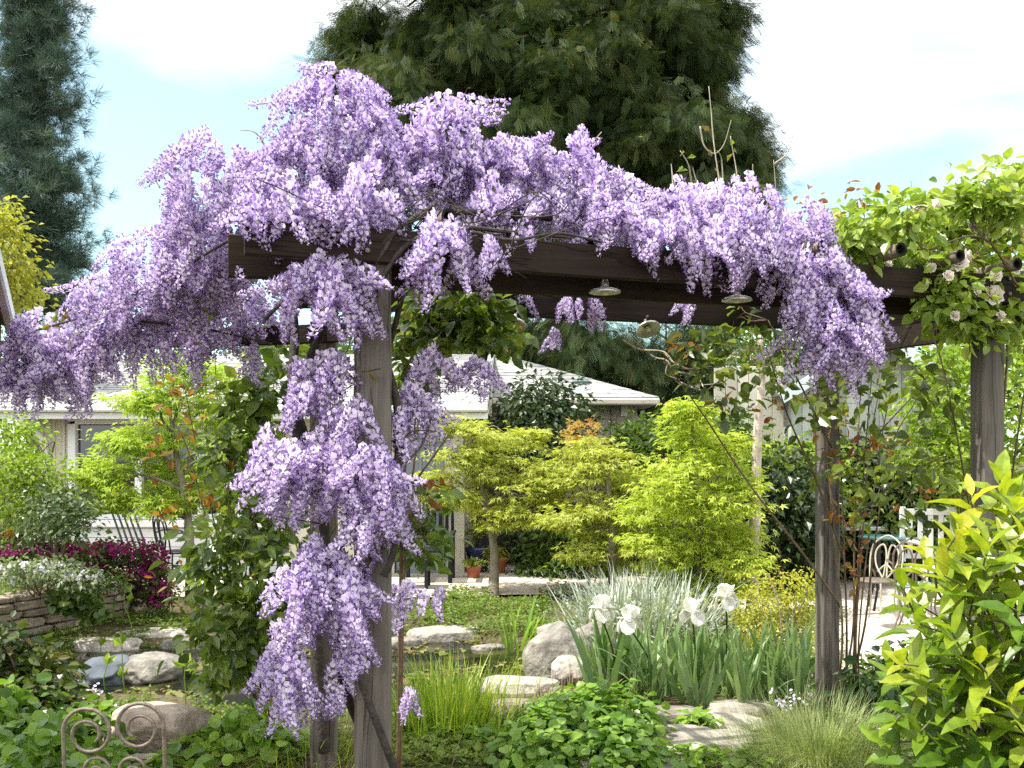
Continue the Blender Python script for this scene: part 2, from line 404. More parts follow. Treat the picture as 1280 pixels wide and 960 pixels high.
def wood(name, c1, c2, c3, axis='z', grain=28, rough=0.8, moss=None, rot=0.0):
    """weathered timber: long grain, dark checks, optional lichen patches"""
    m, nt, N, L = newmat(name)
    p = N.new('ShaderNodeBsdfPrincipled'); p.inputs['Roughness'].default_value = rough; p.inputs['Specular IOR Level'].default_value = .25
    tc = N.new('ShaderNodeTexCoord'); mp = N.new('ShaderNodeMapping')
    s = {'z':(grain,grain,grain*0.06),'x':(grain*0.06,grain,grain)}[axis]; mp.vector_type = 'TEXTURE'; mp.inputs['Scale'].default_value = tuple(1/q for q in s); mp.inputs['Rotation'].default_value = (0,0,rot)
    L.new(tc.outputs['Object'], mp.inputs[0])
    nz = N.new('ShaderNodeTexNoise'); nz.inputs['Scale'].default_value = 1; nz.inputs['Detail'].default_value = 9; nz.inputs['Roughness'].default_value = .7; nz.inputs['Distortion'].default_value = .4
    L.new(mp.outputs[0], nz.inputs['Vector'])
    r = ramp(N, [(0.30,c1),(0.5,c2),(0.72,c3)]); L.new(nz.outputs['Fac'], r.inputs[0])
    big = N.new('ShaderNodeTexNoise'); big.inputs['Scale'].default_value = 2.2; big.inputs['Detail'].default_value = 5
    L.new(tc.outputs['Object'], big.inputs['Vector'])
    br = ramp(N, [(0.3,(.62,.62,.64)),(0.7,(1.2,1.17,1.1))]); L.new(big.outputs['Fac'], br.inputs[0])
    mul = N.new('ShaderNodeMix'); mul.data_type = 'RGBA'; mul.blend_type = 'MULTIPLY'; mul.inputs[0].default_value = 1
    L.new(r.outputs[0], mul.inputs[6]); L.new(br.outputs[0], mul.inputs[7]); col = mul.outputs[2]
    # checks
    mp2 = N.new('ShaderNodeMapping'); mp2.vector_type = 'TEXTURE'; mp2.inputs['Scale'].default_value = tuple(1/(q*0.42) for q in s); mp2.inputs['Rotation'].default_value = (0,0,rot); L.new(tc.outputs['Object'], mp2.inputs[0])
    ck = N.new('ShaderNodeTexNoise'); ck.inputs['Scale'].default_value = 1; ck.inputs['Detail'].default_value = 3; ck.inputs['Distortion'].default_value = .8
    L.new(mp2.outputs[0], ck.inputs['Vector'])
    cr = ramp(N, [(0.485,(1,1,1)),(0.5,(.18,.17,.16)),(0.515,(1,1,1))]); L.new(ck.outputs['Fac'], cr.inputs[0])
    m2 = N.new('ShaderNodeMix'); m2.data_type = 'RGBA'; m2.blend_type = 'MULTIPLY'; m2.inputs[0].default_value = .75
    L.new(col, m2.inputs[6]); L.new(cr.outputs[0], m2.inputs[7]); col = m2.outputs[2]
    if moss:
        mn = N.new('ShaderNodeTexNoise'); mn.inputs['Scale'].default_value = 3.3; mn.inputs['Detail'].default_value = 7; L.new(tc.outputs['Object'], mn.inputs['Vector'])
        mr = ramp(N, [(0.60,(0,0,0)),(0.72,(1,1,1))]); L.new(mn.outputs['Fac'], mr.inputs[0])
        m3 = N.new('ShaderNodeMix'); m3.data_type = 'RGBA'; L.new(mr.outputs[0], m3.inputs[0]); L.new(col, m3.inputs[6]); m3.inputs[7].default_value = (*moss,1); col = m3.outputs[2]
    L.new(col, p.inputs['Base Color'])
    b = N.new('ShaderNodeBump'); b.inputs['Strength'].default_value = .5; b.inputs['Distance'].default_value = .008
    ad = N.new('ShaderNodeMath'); ad.operation = 'ADD'; L.new(nz.outputs['Fac'], ad.inputs[0]); L.new(cr.outputs[0], ad.inputs[1]); L.new(ad.outputs[0], b.inputs['Height'])
    L.new(b.outputs[0], p.inputs['Normal'])
    o = N.new('ShaderNodeOutputMaterial'); L.new(p.outputs[0], o.inputs[0]); return m
SUN_E, SKY_S, EXPO = 4.7, 0.13, 0.94
CLOUD_C, CLOUD_OFF = (9.6,9.8,10.0), (0.4,0.2,0.0)
DENOISE = False
# ================================================================== camera, sky, sun
cam = bpy.data.cameras.new('camera'); co = bpy.data.objects.new('camera', cam); COL.objects.link(co); scene.camera = co
cam.sensor_width = 36; cam.lens = 36*F/W1280; cam.shift_y = (HOR-480)/W1280; cam.clip_start = .05; cam.clip_end = 3000
co.location = (0,0,CAMZ); co.rotation_euler = (math.pi/2,0,0)
SUN = unit(arr(-0.50,-0.10,0.86))
sl = bpy.data.lights.new('sun','SUN'); sl.energy = SUN_E; sl.angle = math.radians(.53); sl.color = (1,.95,.86)
so = bpy.data.objects.new('sun', sl); COL.objects.link(so); so.rotation_euler = Vector(SUN).to_track_quat('Z','Y').to_euler(); so.location = (-6,-2,12)
wd = bpy.data.worlds.new('World'); scene.world = wd; wd.use_nodes = True
nt = wd.node_tree; N = nt.nodes; L = nt.links; N.clear()
sky = N.new('ShaderNodeTexSky'); sky.sky_type = 'NISHITA'; sky.sun_disc = False
sky.sun_elevation = math.asin(SUN[2]); sky.sun_rotation = math.atan2(SUN[0], SUN[1]); sky.air_density = 1.0; sky.dust_density = 1.0; sky.ozone_density = 1.2
bg = N.new('ShaderNodeBackground'); bg.inputs['Strength'].default_value = SKY_S
tc = N.new('ShaderNodeTexCoord'); mp = N.new('ShaderNodeMapping'); mp.inputs['Scale'].default_value = (2.4,2.4,6.0); mp.inputs['Location'].default_value = CLOUD_OFF
mp.inputs['Rotation'].default_value = (0, math.radians(20), 0)
L.new(tc.outputs['Generated'], mp.inputs[0])
nz = N.new('ShaderNodeTexNoise'); nz.inputs['Scale'].default_value = 1.25; nz.inputs['Detail'].default_value = 5; nz.inputs['Roughness'].default_value = .5; nz.inputs['Distortion'].default_value = .3
L.new(mp.outputs[0], nz.inputs['Vector'])
cr = ramp(N, [(0.42,(.13,.13,.13)),(0.55,(.4,.4,.4)),(0.66,(1,1,1))])
# a broad cloud bank: thicker on one side of a tilted great circle
dt = N.new('ShaderNodeVectorMath'); dt.operation = 'DOT_PRODUCT'; L.new(tc.outputs['Generated'], dt.inputs[0]); dt.inputs[1].default_value = (.142,-.644,1.868)
ma = N.new('ShaderNodeMath'); ma.operation = 'MULTIPLY_ADD'; L.new(dt.outputs['Value'], ma.inputs[0]); ma.inputs[1].default_value = 1.0
sc_ = N.new('ShaderNodeMath'); sc_.operation = 'MULTIPLY_ADD'; L.new(nz.outputs['Fac'], sc_.inputs[0]); sc_.inputs[1].default_value = .8; sc_.inputs[2].default_value = .075; L.new(sc_.outputs[0], ma.inputs[2])
L.new(ma.outputs[0], cr.inputs[0])
cmix = N.new('ShaderNodeMix'); cmix.data_type = 'RGBA'; L.new(cr.outputs[0], cmix.inputs[0]); tint = N.new('ShaderNodeMix'); tint.data_type = 'RGBA'; tint.blend_type = 'MULTIPLY'; tint.inputs[0].default_value = 1; L.new(sky.outputs[0], tint.inputs[6]); tint.inputs[7].default_value = (1.10,1.36,1.12,1)
L.new(tint.outputs[2], cmix.inputs[6]); cmix.inputs[7].default_value = (*CLOUD_C,1)
L.new(cmix.outputs[2], bg.inputs[0]); wo = N.new('ShaderNodeOutputWorld'); L.new(bg.outputs[0], wo.inputs[0])
vs = scene.view_settings; vs.view_transform = 'Standard'; vs.look = 'None'; vs.gamma = 1; vs.exposure = EXPO; vs.use_curve_mapping = False
cy = scene.cycles; cy.use_denoising = DENOISE
try: cy.denoiser = 'OPENIMAGEDENOISE'; cy.denoising_prefilter = 'ACCURATE'; cy.denoising_input_passes = 'RGB_ALBEDO_NORMAL'
except Exception: pass
cy.max_bounces = 7; cy.diffuse_bounces = 3; cy.glossy_bounces = 2; cy.transmission_bounces = 4; cy.transparent_max_bounces = 6; cy.caustics_reflective = False; cy.caustics_refractive = False
cy.use_adaptive_sampling = True; cy.adaptive_threshold = 0.006; cy.sample_clamp_indirect = 6

# ================================================================== pergola
M_post = wood('weathered_post', (.068,.06,.048),(.13,.117,.10),(.205,.19,.165),'z',30)
M_beam = wood('dark_stained_beam', (.011,.0068,.0046),(.021,.0132,.0085),(.039,.0245,.015),'x',26, moss=(.03,.026,.008), rot=math.atan(.33))
M_pole = wood('pole_bark', (.10,.075,.055),(.22,.18,.14),(.34,.30,.25),'x',30)
M_hole = solid('hollow_pole_end',(.006,.005,.004),rough=.9)
M_steel = solid('bolt_steel',(.10,.09,.08),(.2,.18,.16),(40,40,40),rough=.5,metal=.8)
U = unit(arr(1,.33,0)); NRM = arr(-U[1],U[0],0)
def fl(x, o=0.0): return arr(x, 3.66+.33*x, 0)+NRM*o
UR = unit(arr(1,.30,0))
def rl(x, o=0.0): return arr(x, 4.94+.30*x, 0)+arr(-UR[1],UR[0],0)*o
perg = thing('pergola', fl(0.9,.7)+arr(0,0,0), 'dark timber garden pergola on four grey posts under purple wisteria', 'pergola')
Z = arr(0,0,1)
def post(x, y, z1, w, rnd, mess=True):
    b = MB(); z0 = float(gz(x,y))-.2
    # square post with slightly wandering faces and eased edges
    n = 26; zs = np.linspace(z0, z1, n); h = w/2; e = w*.07
    prof = np.array([(-h+e,-h),(h-e,-h),(h,-h+e),(h,h-e),(h-e,h),(-h+e,h),(-h,h-e),(-h,-h+e)])
    a = math.atan2(U[1],U[0])*0.35; rot = np.array([[math.cos(a),math.sin(a)],[-math.sin(a),math.cos(a)]])
    V=[]
    for i, z in enumerate(zs):
        q = prof*(1+rng.normal(size=(8,1))*.006)@rot+rng.normal(size=2)*.0012
        V.append(np.column_stack([q[:,0]+x, q[:,1]+y, np.full(8,z)]))
    j = np.arange(8); k = (j+1)%8
    Q = np.concatenate([np.stack([i*8+j,i*8+k,(i+1)*8+k,(i+1)*8+j],-1) for i in range(n-1)])
    b.add(np.concatenate(V), Q, rnd=rnd, ngons=[list(range((n-1)*8,n*8))])
    part('post', b, M_post, perg)
pm = fl(-.488,.10); post(pm[0],pm[1],2.40,.136,.45)
pr = fl(2.26,.10); post(pr[0],pr[1],2.40,.108,1.6)
pl = arr(-.92,4.70,0); post(pl[0],pl[1],2.20,.125,.25)
p2 = rl(1.84,.06); post(p2[0],p2[1],2.40,.106,.5)
def brd(a, b, z0, z1, w=.042, rnd=.5):
    m = MB(); a = a+Z*(z0+z1)/2; b = b+Z*(z0+z1)/2
    n = 14; x = unit(b-a); y = np.cross(Z,x); h = (z1-z0)/2; e = .004
    prof = np.array([(-w/2+e,-h),(w/2-e,-h),(w/2,-h+e),(w/2,h-e),(w/2-e,h),(-w/2+e,h),(-w/2,h-e),(-w/2,-h+e)])
    V=[]
    for t in np.linspace(0,1,n):
        q = prof+rng.normal(size=2)*.0022
        V.append(a+(b-a)*t+q[:,0:1]*y+q[:,1:2]*Z)
    j = np.arange(8); k = (j+1)%8
    Q = np.concatenate([np.stack([i*8+j,(i+1)*8+j,(i+1)*8+k,i*8+k],-1) for i in range(n-1)])
    m.add(np.concatenate(V), Q, rnd=rnd, ngons=[list(range(8)), list(range((n-1)*8,n*8))[::-1]])
    # the beam lies along its own x so the grain follows it
    o = part('beam', m, M_beam, perg)
    return o
brd(fl(-.935,-.005), fl(3.3,-.005), 2.25, 2.375)
brd(fl(-.98,.20), fl(3.3,.20), 2.205, 2.36)
brd(rl(-1.10,-.03), rl(3.2,-.03), 2.262, 2.42)
brd(rl(-1.05,.16), rl(3.2,.16), 2.30, 2.44)
brd(arr(-2.6,5.05,0), arr(-.80,4.60,0), 2.095, 2.185)          # left wing
brd(p2+arr(.10,-.06,0), pr+arr(.02,.10,0), 2.12, 2.25)          # cross beam between the right-hand posts
for k, x in enumerate(np.linspace(-.88,3.1,14)):
    b = MB(); x += rng.uniform(-.05,.05); a = fl(x,(-.09-rng.uniform(0,.08)) if abs(x+.16) < .14 or x > 1.15 else .12); e = fl(x,1.75); r = .03*rng.uniform(.85,1.15)
    zz = 2.41
    pts = np.stack([a+(e-a)*t+Z*(zz+.012*math.sin(5*t+k)) for t in np.linspace(0,1,9)]); tube(b, pts, r, 12, .02, rnd=rng.random(), cap=False)
    pole = part('rafter_pole', b, M_pole, perg, smooth=True)
    h = MB(); d = unit(e-a); lathe(h, pts[0], [(r,0),(r*.66,.002),(r*.6,.05),(0.0001,.055)], 12, d); part('hollow_end', h, [M_hole], pole)
for x in (-.53,2.26):
    for dz in (2.29,2.36):
        b = MB(); q = fl(x,-.03); lathe(b, q+Z*dz, [(.0001,-.006),(.009,-.005),(.011,0),(.011,.008)], 8, NRM); part('bolt', b, M_steel, perg)

# small lamps under the beams
M_galv = solid('galvanised_shade',(.42,.42,.40),(.6,.6,.57),(30,30,30),rough=.38,metal=.55,bump=.1)
M_bulb = solid('frosted_lamp_glass',(.7,.68,.6),rough=.25)
def lamp(px, py, d, zb, lab, tilt=0.0, first=None):
    c = P(px, py, d); t = thing('pergola_lamp', c, lab, 'lamp', 'small downlights under the pergola beams')
    ax = unit(arr(tilt*.5, abs(tilt)*1.5, 1))
    s = MB(); lathe(s, c, [(.0635,-.008),(.065,-.004),(.06,.004),(.035,.012),(.018,.017),(.016,.02)], 28, ax); lathe(s, c, [(.0625,-.007),(.03,.006),(.012,.01)], 28, ax); part('lamp_shade', s, M_galv, t, True)
    n = MB(); lathe(n, c, [(.016,.018),(.017,.03),(.013,.045),(.008,.05),(.008,.062),(.0001,.063)], 14, ax); part('lamp_neck', n, M_galv, t, True)
    g = MB(); lathe(g, c, [(.0001,-.018),(.012,-.014),(.017,-.004),(.016,.006)], 14, ax); part('bulb', g, M_bulb, t, True)
    w = MB(); top = c+ax*.06; tube(w, catmull([top, top+arr(.015,0,.02), arr(top[0]+.01,top[1]+.02,zb)],5), .004, 6); part('lamp_stem', w, M_steel, t)
lamp(756,364,3.87,2.26,'galvanised downlight hanging level below the middle of the front beam')
lamp(921,374,4.04,2.26,'galvanised downlight hanging level beside the large hanging wisteria cluster on the right')
lamp(642,406,4.74,2.28,'pale downlight tilted under the rear beam above the maple, left one',.35)
lamp(810,411,4.96,2.28,'pale downlight tilted under the rear beam near the bare curling twigs',-.45)

# ================================================================== wisteria
M_petal = leaf_mat('wisteria_petal', [(0,(.89,.83,.90)),(.22,(.78,.69,.85)),(.5,(.68,.56,.80)),(.55,(.58,.45,.73)),(1,(.41,.28,.60))], .42, .6, (1.03,1.0,1.06), .15)
M_rstalk = solid('flower_stalk',(.14,.16,.07),(.2,.2,.1),rough=.7)
M_vine = solid('vine_bark',(.018,.014,.011),(.042,.034,.027),(30,30,30),rough=.9,bump=.6,bscale=60,c3=(.08,.066,.054))
M_wleaf = leaf_mat('wisteria_young_leaf', [(0,(.16,.10,.03)),(.5,(.20,.19,.04)),(1,(.14,.22,.04))], .45, .5)
def floret():
    V = arr(*[(0,.10,0),(-.46,.28,.34),(-.30,.42,.80),(.30,.42,.80),(.46,.28,.34),(0,.22,.5),
              (0,.05,-.06),(-.24,.5,.02),(0,.92,-.02),(.24,.5,.02),(0,.5,-.30)])
    Q = [(0,5,2,1),(0,4,3,5),(6,10,8,7),(6,9,8,10),(6,7,8,9)]; T = [(5,3,2)]
    return V, Q, T
FV, FQ, FT = floret(); FQ=np.array(FQ); FT=np.array(FT)
def raceme(nfl, L_, R_, seed):
    rg = np.random.default_rng(seed); mb = MB()
    t = (np.arange(nfl)+rg.uniform(0,.6,nfl))/nfl; t = t**0.9; a = np.arange(nfl)*2.3999+rg.normal(size=nfl)*.4
    bow = rg.normal(size=2)*.04
    cx = np.column_stack([bow[0]*t*t, bow[1]*t*t, -L_*t])
    rad = R_*(0.35+0.65*np.minimum(1,t*4))*(1-.72*t**1.3)
    o = np.column_stack([np.cos(a),np.sin(a),0.25-.5*t+rg.normal(size=nfl)*.25]); o = unit(o)
    pos = cx+o*rad[:,None]*.55
    ax = unit(o+rg.normal(size=(nfl,3))*.22); nor = unit(arr(0,0,1)+rg.normal(size=(nfl,3))*.3)
    side = unit(np.cross(ax,nor)); nor = np.cross(side,ax)
    sz = .0265*(1-.55*t**2)*rg.uniform(.8,1.15,nfl)
    V = pos[:,None]+sz[:,None,None]*(FV[None,:,0:1]*side[:,None]+FV[None,:,1:2]*ax[:,None]+FV[None,:,2:3]*nor[:,None])
    base = rg.random(nfl)*.30+.22*t
    R = np.concatenate([np.repeat(base[:,None],6,1), np.repeat((.55+.25*rg.random(nfl)+.2*t)[:,None],5,1)],1)
    off = (np.arange(nfl)*11)[:,None,None]
    mb.add(V.reshape(-1,3), (FQ[None]+off).reshape(-1,4), (FT[None]+off).reshape(-1,3), rnd=R.ravel())
    s = MB(); tube(mb, np.vstack([[0,0,.03],cx[::max(1,nfl//6)]]), .0016, 4, rnd=.2, mi=1, cap=False)
    return mb
VAR = [raceme(int(n), l, r, 40+i) for i, (n,l,r) in enumerate([(66,.20,.044),(76,.24,.044),(54,.15,.044),(86,.28,.042),(46,.12,.042),(72,.22,.047)])]
WB = [ # px, py, depth, rx, ry, depth ratio, density
 (425,178,3.95,82,82,1.2,1),(372,225,3.85,50,62,1,1),(470,215,3.85,48,62,1,1),
 (268,232,4.05,70,64,1.2,1),(318,262,3.95,48,62,1,1),(225,282,4.2,40,60,1,1),
 (178,425,4.55,24,40,1,.8),(58,478,4.55,52,26,1,1),(108,480,4.5,28,26,1,.8),(20,480,4.5,24,26,1,.9),(205,445,4.5,18,24,1,.7),(140,440,4.5,30,30,1,.9),(270,330,4.2,44,40,1,.9),(230,350,4.3,40,44,1,.9),(185,350,4.45,62,62,1.1,1),(235,370,4.4,48,55,1,1),(128,388,4.55,50,45,1,.9),(62,430,4.6,58,42,1,1),(28,455,4.5,40,40,1,1),(95,455,4.6,45,36,1,.9),
 (300,330,4.3,40,40,1,.5),(178,425,4.55,24,40,1,.8),
 (560,185,3.95,52,60,1.2,1),(545,235,3.75,34,48,1,1),(600,215,3.9,46,58,1,1),(650,225,4.0,55,50,1.3,1),(640,268,3.75,34,30,1,.8),
 (700,225,4.15,48,46,1.2,1),(728,178,4.2,13,20,1,.9),(735,258,3.95,34,40,1,1),(762,250,4.2,40,34,1,.9),
 (800,278,4.05,58,44,1.1,1),(850,262,4.3,48,34,1.2,.9),(905,292,4.2,58,42,1,1),(925,258,4.4,55,30,1.2,.9),(955,300,4.3,38,46,1,1),
 (1010,300,4.35,34,48,1,1),(1005,370,4.25,22,44,1,.9),(1050,395,4.25,50,44,1,1.1),(1050,440,4.25,42,34,1,1),(1035,420,4.2,44,40,1,.8),
 (352,300,3.55,18,26,1,.7),(560,318,3.45,44,40,1,1),(535,350,3.5,26,20,1,.6),(607,325,3.42,14,26,1,.8),
 (425,362,3.42,52,42,1,1),(372,375,3.5,34,40,1,.9),(452,402,3.42,24,20,1,.7),
 (398,478,3.55,38,44,1,.8),(372,498,3.6,22,30,1,.8),(300,405,4.7,40,44,1,.8),(258,420,4.7,26,40,1,.7),(318,440,4.7,18,26,1,.7),(225,400,4.6,30,40,1,.7),
 (392,590,3.5,70,44,1,1.1),(352,590,3.5,38,36,1,.9),(462,610,3.4,42,54,1,1),(470,665,3.42,26,36,1,.9),(440,535,3.5,32,34,1,.8),(428,640,3.45,28,32,1,.8),
 (522,520,3.7,28,42,1,.8),(500,548,3.6,18,34,1,.8),(545,468,4.0,36,24,1,.7),(595,480,4.05,30,24,1,.7),
 (395,735,3.5,54,58,1,1),(432,765,3.45,38,60,1,1),(375,790,3.55,34,24,1,.8),(448,815,3.45,20,34,1,.8),
 (362,845,3.5,38,36,1,.9),(425,860,3.5,17,46,1,.8),(372,880,3.5,15,28,1,.8),
 (503,752,3.8,16,34,1,.8),(538,750,4.0,19,24,1,.8),(508,876,3.9,13,18,1,.8),
 (770,285,3.8,40,30,1,1),(835,302,3.85,42,30,1,1),(885,312,3.9,38,26,1,.9),(945,318,4.0,34,30,1,1),(690,272,3.75,40,24,1,.9),(480,245,3.7,38,40,1,1),(500,265,3.65,30,26,1,.7),(345,255,3.75,40,40,1,1),(600,262,3.7,36,26,1,.9),(400,262,3.7,40,26,1,.9),(655,300,3.7,20,14,1,.5),
 (1000,345,4.0,30,30,1,1),(1030,350,4.05,30,28,1,1),(1070,370,4.12,28,28,1,1),(1078,405,4.12,24,32,1,1),(260,440,4.6,38,28,1,.9),(312,455,4.6,20,28,1,.8),(330,345,4.3,34,30,1,.6),
 (318,274,3.34,28,24,1,1),(360,270,3.35,28,26,1,1),(405,268,3.39,32,28,1,1),(445,258,3.42,26,26,1,1),(478,268,3.45,18,22,1,.8),(300,325,3.6,14,14,1,.6),
 (655,382,4.9,12,14,.8,.8),(700,392,4.85,32,18,.6,.8),(742,390,4.9,14,18,.8,.7),(850,388,5.05,28,12,.6,.7),(300,372,4.5,36,22,1,.6),(690,425,5.2,10,14,.8,.6),
]
RAC=[]
for px,py,d,rx,ry,dr,den in WB:
    dl_ = 3.66/(1-.33*(px-640)/1200); d = {4:dl_+.22,3:dl_+.10,2:dl_-.02}.get(0,d)
    if px > 480 and py < 460 and d < 4.5: d = dl_+(.28 if py < 240 else .12 if py < 285 else -.02)-(.12 if py > 300 else 0)
    c, r = blob(px,py,d,rx,ry,dr)
    small = min(rx,ry) < 22
    n = max(3, int(den*3.1*math.pi*rx*ry/900))
    u = sph(n); t = .45+.53*rng.random(n)**.6
    a = c+u*t[:,None]*r
    for q, uu in zip(a, u):
        k = int(rng.integers(0,6)) if not small else int(rng.choice([2,4,0]))
        s = rng.uniform(.75,1.1)*(0.85 if small else 1)
        Lk = (.20,.24,.15,.28,.12,.22)[k]*s
        w_ = max(uu[2],0)*(0 if small else 1); hd = arr(uu[0],uu[1],0); hd = hd/max(np.hypot(*hd[:2]),.25)
        ax = unit(hd*(.38+.75*w_)+arr(0,0,-1.1+.45*w_)+rng.normal(size=3)*.10)
        RAC.append((q-ax*Lk*(.5 if uu[2] < .2 else .25), ax, k, s, rng.uniform(0,6.28), q))
wis = thing('wisteria', arr(pm[0]+.1,pm[1]+.14,0), 'old wisteria in full lilac bloom draped over the pergola and down its front post', 'wisteria')
def rmat(ax, roll):
    z = -ax; x = unit(np.cross(arr(.3,1,.1),z)); y = np.cross(z,x)
    x, y = x*math.cos(roll)+y*math.sin(roll), -x*math.sin(roll)+y*math.cos(roll)
    return np.column_stack([x,y,z])
order = sorted(range(len(RAC)), key=lambda i: RAC[i][5][1]); pick=[]; pp=[]
for i in order:
    q = RAC[i][5]; s = arr(q[0]/q[1]*F, (CAMZ-q[2])/q[1]*F)
    if abs(s[0]) > 630: continue
    if all(abs(s-t).max() > 0 and np.hypot(*(s-t)) > 40 for t in pp): pick.append(i); pp.append(s)
    if len(pick) == 98: break
vmesh = [v.mesh('blossom_raceme', [M_petal,M_rstalk]) for v in VAR]
VC = [(np.concatenate(v.V), np.concatenate(v.Q), np.concatenate(v.T), np.concatenate(v.R), np.concatenate(v.MQ), np.concatenate(v.MT)) for v in VAR]
rest = MB(); pset = set(pick)
for i,(o,ax,k,s,roll,_) in enumerate(RAC):
    Mx = rmat(ax,roll)
    if i in pset:
        ob = bpy.data.objects.new('blossom_raceme', vmesh[k]); COL.objects.link(ob); ob.parent = wis
        m4 = np.eye(4); m4[:3,:3] = Mx*s; m4[:3,3] = o-world_loc(wis)
        from mathutils import Matrix
        ob.matrix_local = Matrix([[float(c) for c in row] for row in m4])
    else:
        V,Q,T,R,MQ,MT = VC[k]; V = V@Mx.T*s+o
        n0 = rest.n; jit = float(rng.normal()*.06)
        rest.V.append(V); rest.R.append(np.clip(R+jit,0,1)); rest.Q.append(Q+n0); rest.T.append(T+n0); rest.MQ.append(MQ); rest.MT.append(MT); rest.n += len(V)
bo = part('blossom', rest, [M_petal,M_rstalk], wis); bo['kind'] = 'stuff'
# vines: trunk twisting up the front post, stems along the beams, bare shoots
v = MB()
def helix(cx, cy, z0, z1, r, turns, ph, n=40):
    t = np.linspace(0,1,n); a = ph+turns*2*np.pi*t
    return np.column_stack([cx+r*np.cos(a)*(1+.15*np.sin(7*t)), cy+r*np.sin(a), z0+(z1-z0)*t])
tube(v, helix(pm[0],pm[1],-.1,2.4,.115,1.55,-.3), np.linspace(.021,.014,40), 9, .05, rnd=.5)
tube(v, helix(pm[0],pm[1],-.1,2.45,.125,-1.1,.5), np.linspace(.016,.011,40), 8, .05, rnd=.35)
tube(v, catmull([P(405,940,4.6),P(398,800,4.55),P(408,690,4.5),P(385,560,4.3),P(370,500,4.0),P(395,430,3.8),P(440,330,3.7)],8), [.028,.014], 8, .06, rnd=.4)
tube(v, catmull([P(372,560,3.8),P(366,480,3.75),P(368,400,3.8),P(350,330,3.7)],8), [.022,.014], 7, .06, rnd=.3)
part('trunk', v, M_vine, wis, True)
v = MB()
for pts, r in [([(450,330,3.6),(480,300,3.55),(520,272,3.6),(600,265,3.7),(700,275,3.85),(820,290,4.0),(980,310,4.2)],.016),
               ([(440,340,3.55),(420,300,3.6),(360,285,3.7),(290,300,3.9),(220,340,4.2),(120,390,4.5),(20,420,4.5)],.007),
               ([(470,360,3.5),(505,310,3.5),(560,285,3.55),(640,290,3.65),(740,300,3.8)],.011),
               ([(455,330,3.5),(500,285,3.5),(545,255,3.7)],.012),([(430,300,3.5),(410,270,3.6),(400,230,3.8),(420,150,3.9)],.013),
               ([(470,330,3.48),(490,290,3.5),(480,250,3.7)],.009),([(300,260,3.8),(345,235,3.8),(372,262,3.8)],.008),
               ([(590,290,3.5),(640,300,3.55),(700,292,3.65),(760,305,3.75)],.007),([(500,300,3.45),(540,300,3.45),(580,268,3.5)],.006),
               ([(480,720,3.45),(492,690,3.45),(497,650,3.5)],.016),([(505,620,3.6),(535,580,3.6),(560,545,3.7)],.005),([(485,590,3.5),(525,560,3.6),(545,500,3.8)],.005),
               ([(160,400,4.5),(250,410,4.5),(340,430,4.5)],.008),([(330,400,3.5),(390,345,3.5),(440,340,3.5)],.008)]:
    tube(v, catmull([P(*q) for q in pts],7), [r,r*.6], 6, .07, rnd=rng.random())
for _ in range(60):   # tangle of thin dead twigs on the corner
    a = P(rng.uniform(440,640),rng.uniform(260,310),rng.uniform(3.45,3.8)); b = a+rng.normal(size=3)*arr(.22,.12,.07)
    limb(v, a, b, .003, .0015, .1, 4, 4, .15)
for _ in range(30):
    a = P(rng.uniform(380,520),rng.uniform(370,700),rng.uniform(3.4,3.6)); b = a+rng.normal(size=3)*arr(.10,.06,.10)
    limb(v, a, b, .0028, .0015, .2, 4, 4, .2)
part('stem', v, M_vine, wis, True)
v = MB()
M_shoot = solid('pale_shoot',(.22,.19,.12),(.4,.36,.26),(20,20,20),rough=.7)
for pts in [[(903,250,4.3),(893,185,4.3),(889,140,4.3),(886,108,4.3)],[(875,158,4.3),(880,182,4.3),(893,192,4.3),(905,180,4.3),(914,150,4.3)],[(905,250,4.35),(902,200,4.35),(896,188,4.3)],
            [(928,262,4.4),(920,210,4.4),(913,170,4.4)],[(973,300,4.5),(970,240,4.5),(967,200,4.5)],[(968,205,4.5),(985,190,4.5),(993,160,4.5)],[(942,250,4.4),(941,225,4.4),(941,205,4.4)],[(842,240,4.3),(840,215,4.3),(839,205,4.3)],
            [(874,240,4.3),(868,218,4.3),(866,210,4.3)],[(700,230,4.1),(735,185,4.1),(752,165,4.1)],[(865,230,4.35),(860,205,4.3),(850,188,4.3)],
            [(240,190,4.0),(241,172,4.0),(240,160,4.0)],[(330,180,3.9),(318,165,3.9),(300,163,3.9)],[(200,235,4.1),(195,225,4.1),(200,215,4.1)]]:
    q = [(x,240+(y-240)*1.0,d) for x,y,d in pts]
    v = MB(); tube(v, catmull([P(*p) for p in q],6), [.0042,.0015], 5, .12, rnd=rng.random()); part('shoot', v, M_shoot, wis, True)
lf = MB()
def sprig(c, n, size, mb=lf, spread=.05):
    pos = c+rng.normal(size=(n,3))*spread; ax = unit(rng.normal(size=(n,3))+arr(0,0,.2)); inst(mb, OVL, pos, ax, unit(rng.normal(size=(n,3))+arr(0,-.3,.8)), size*rng.uniform(.6,1.1,n), rng.random(n))
for px,py,d,n in [(262,370,4.3,14),(272,352,4.3,10),(238,395,4.3,8),(265,395,4.3,8),(470,480,3.5,6),(852,190,4.3,7),(905,182,4.3,5),(1020,300,4.2,10),(85,400,4.5,8),(100,405,4.5,6),(480,410,3.5,6),(330,235,3.8,6),(900,250,4.3,8),(560,372,3.5,5)]: sprig(P(px,py,d), n, .045)
part('young_foliage', lf, M_wleaf, wis)
print('racemes', len(RAC))
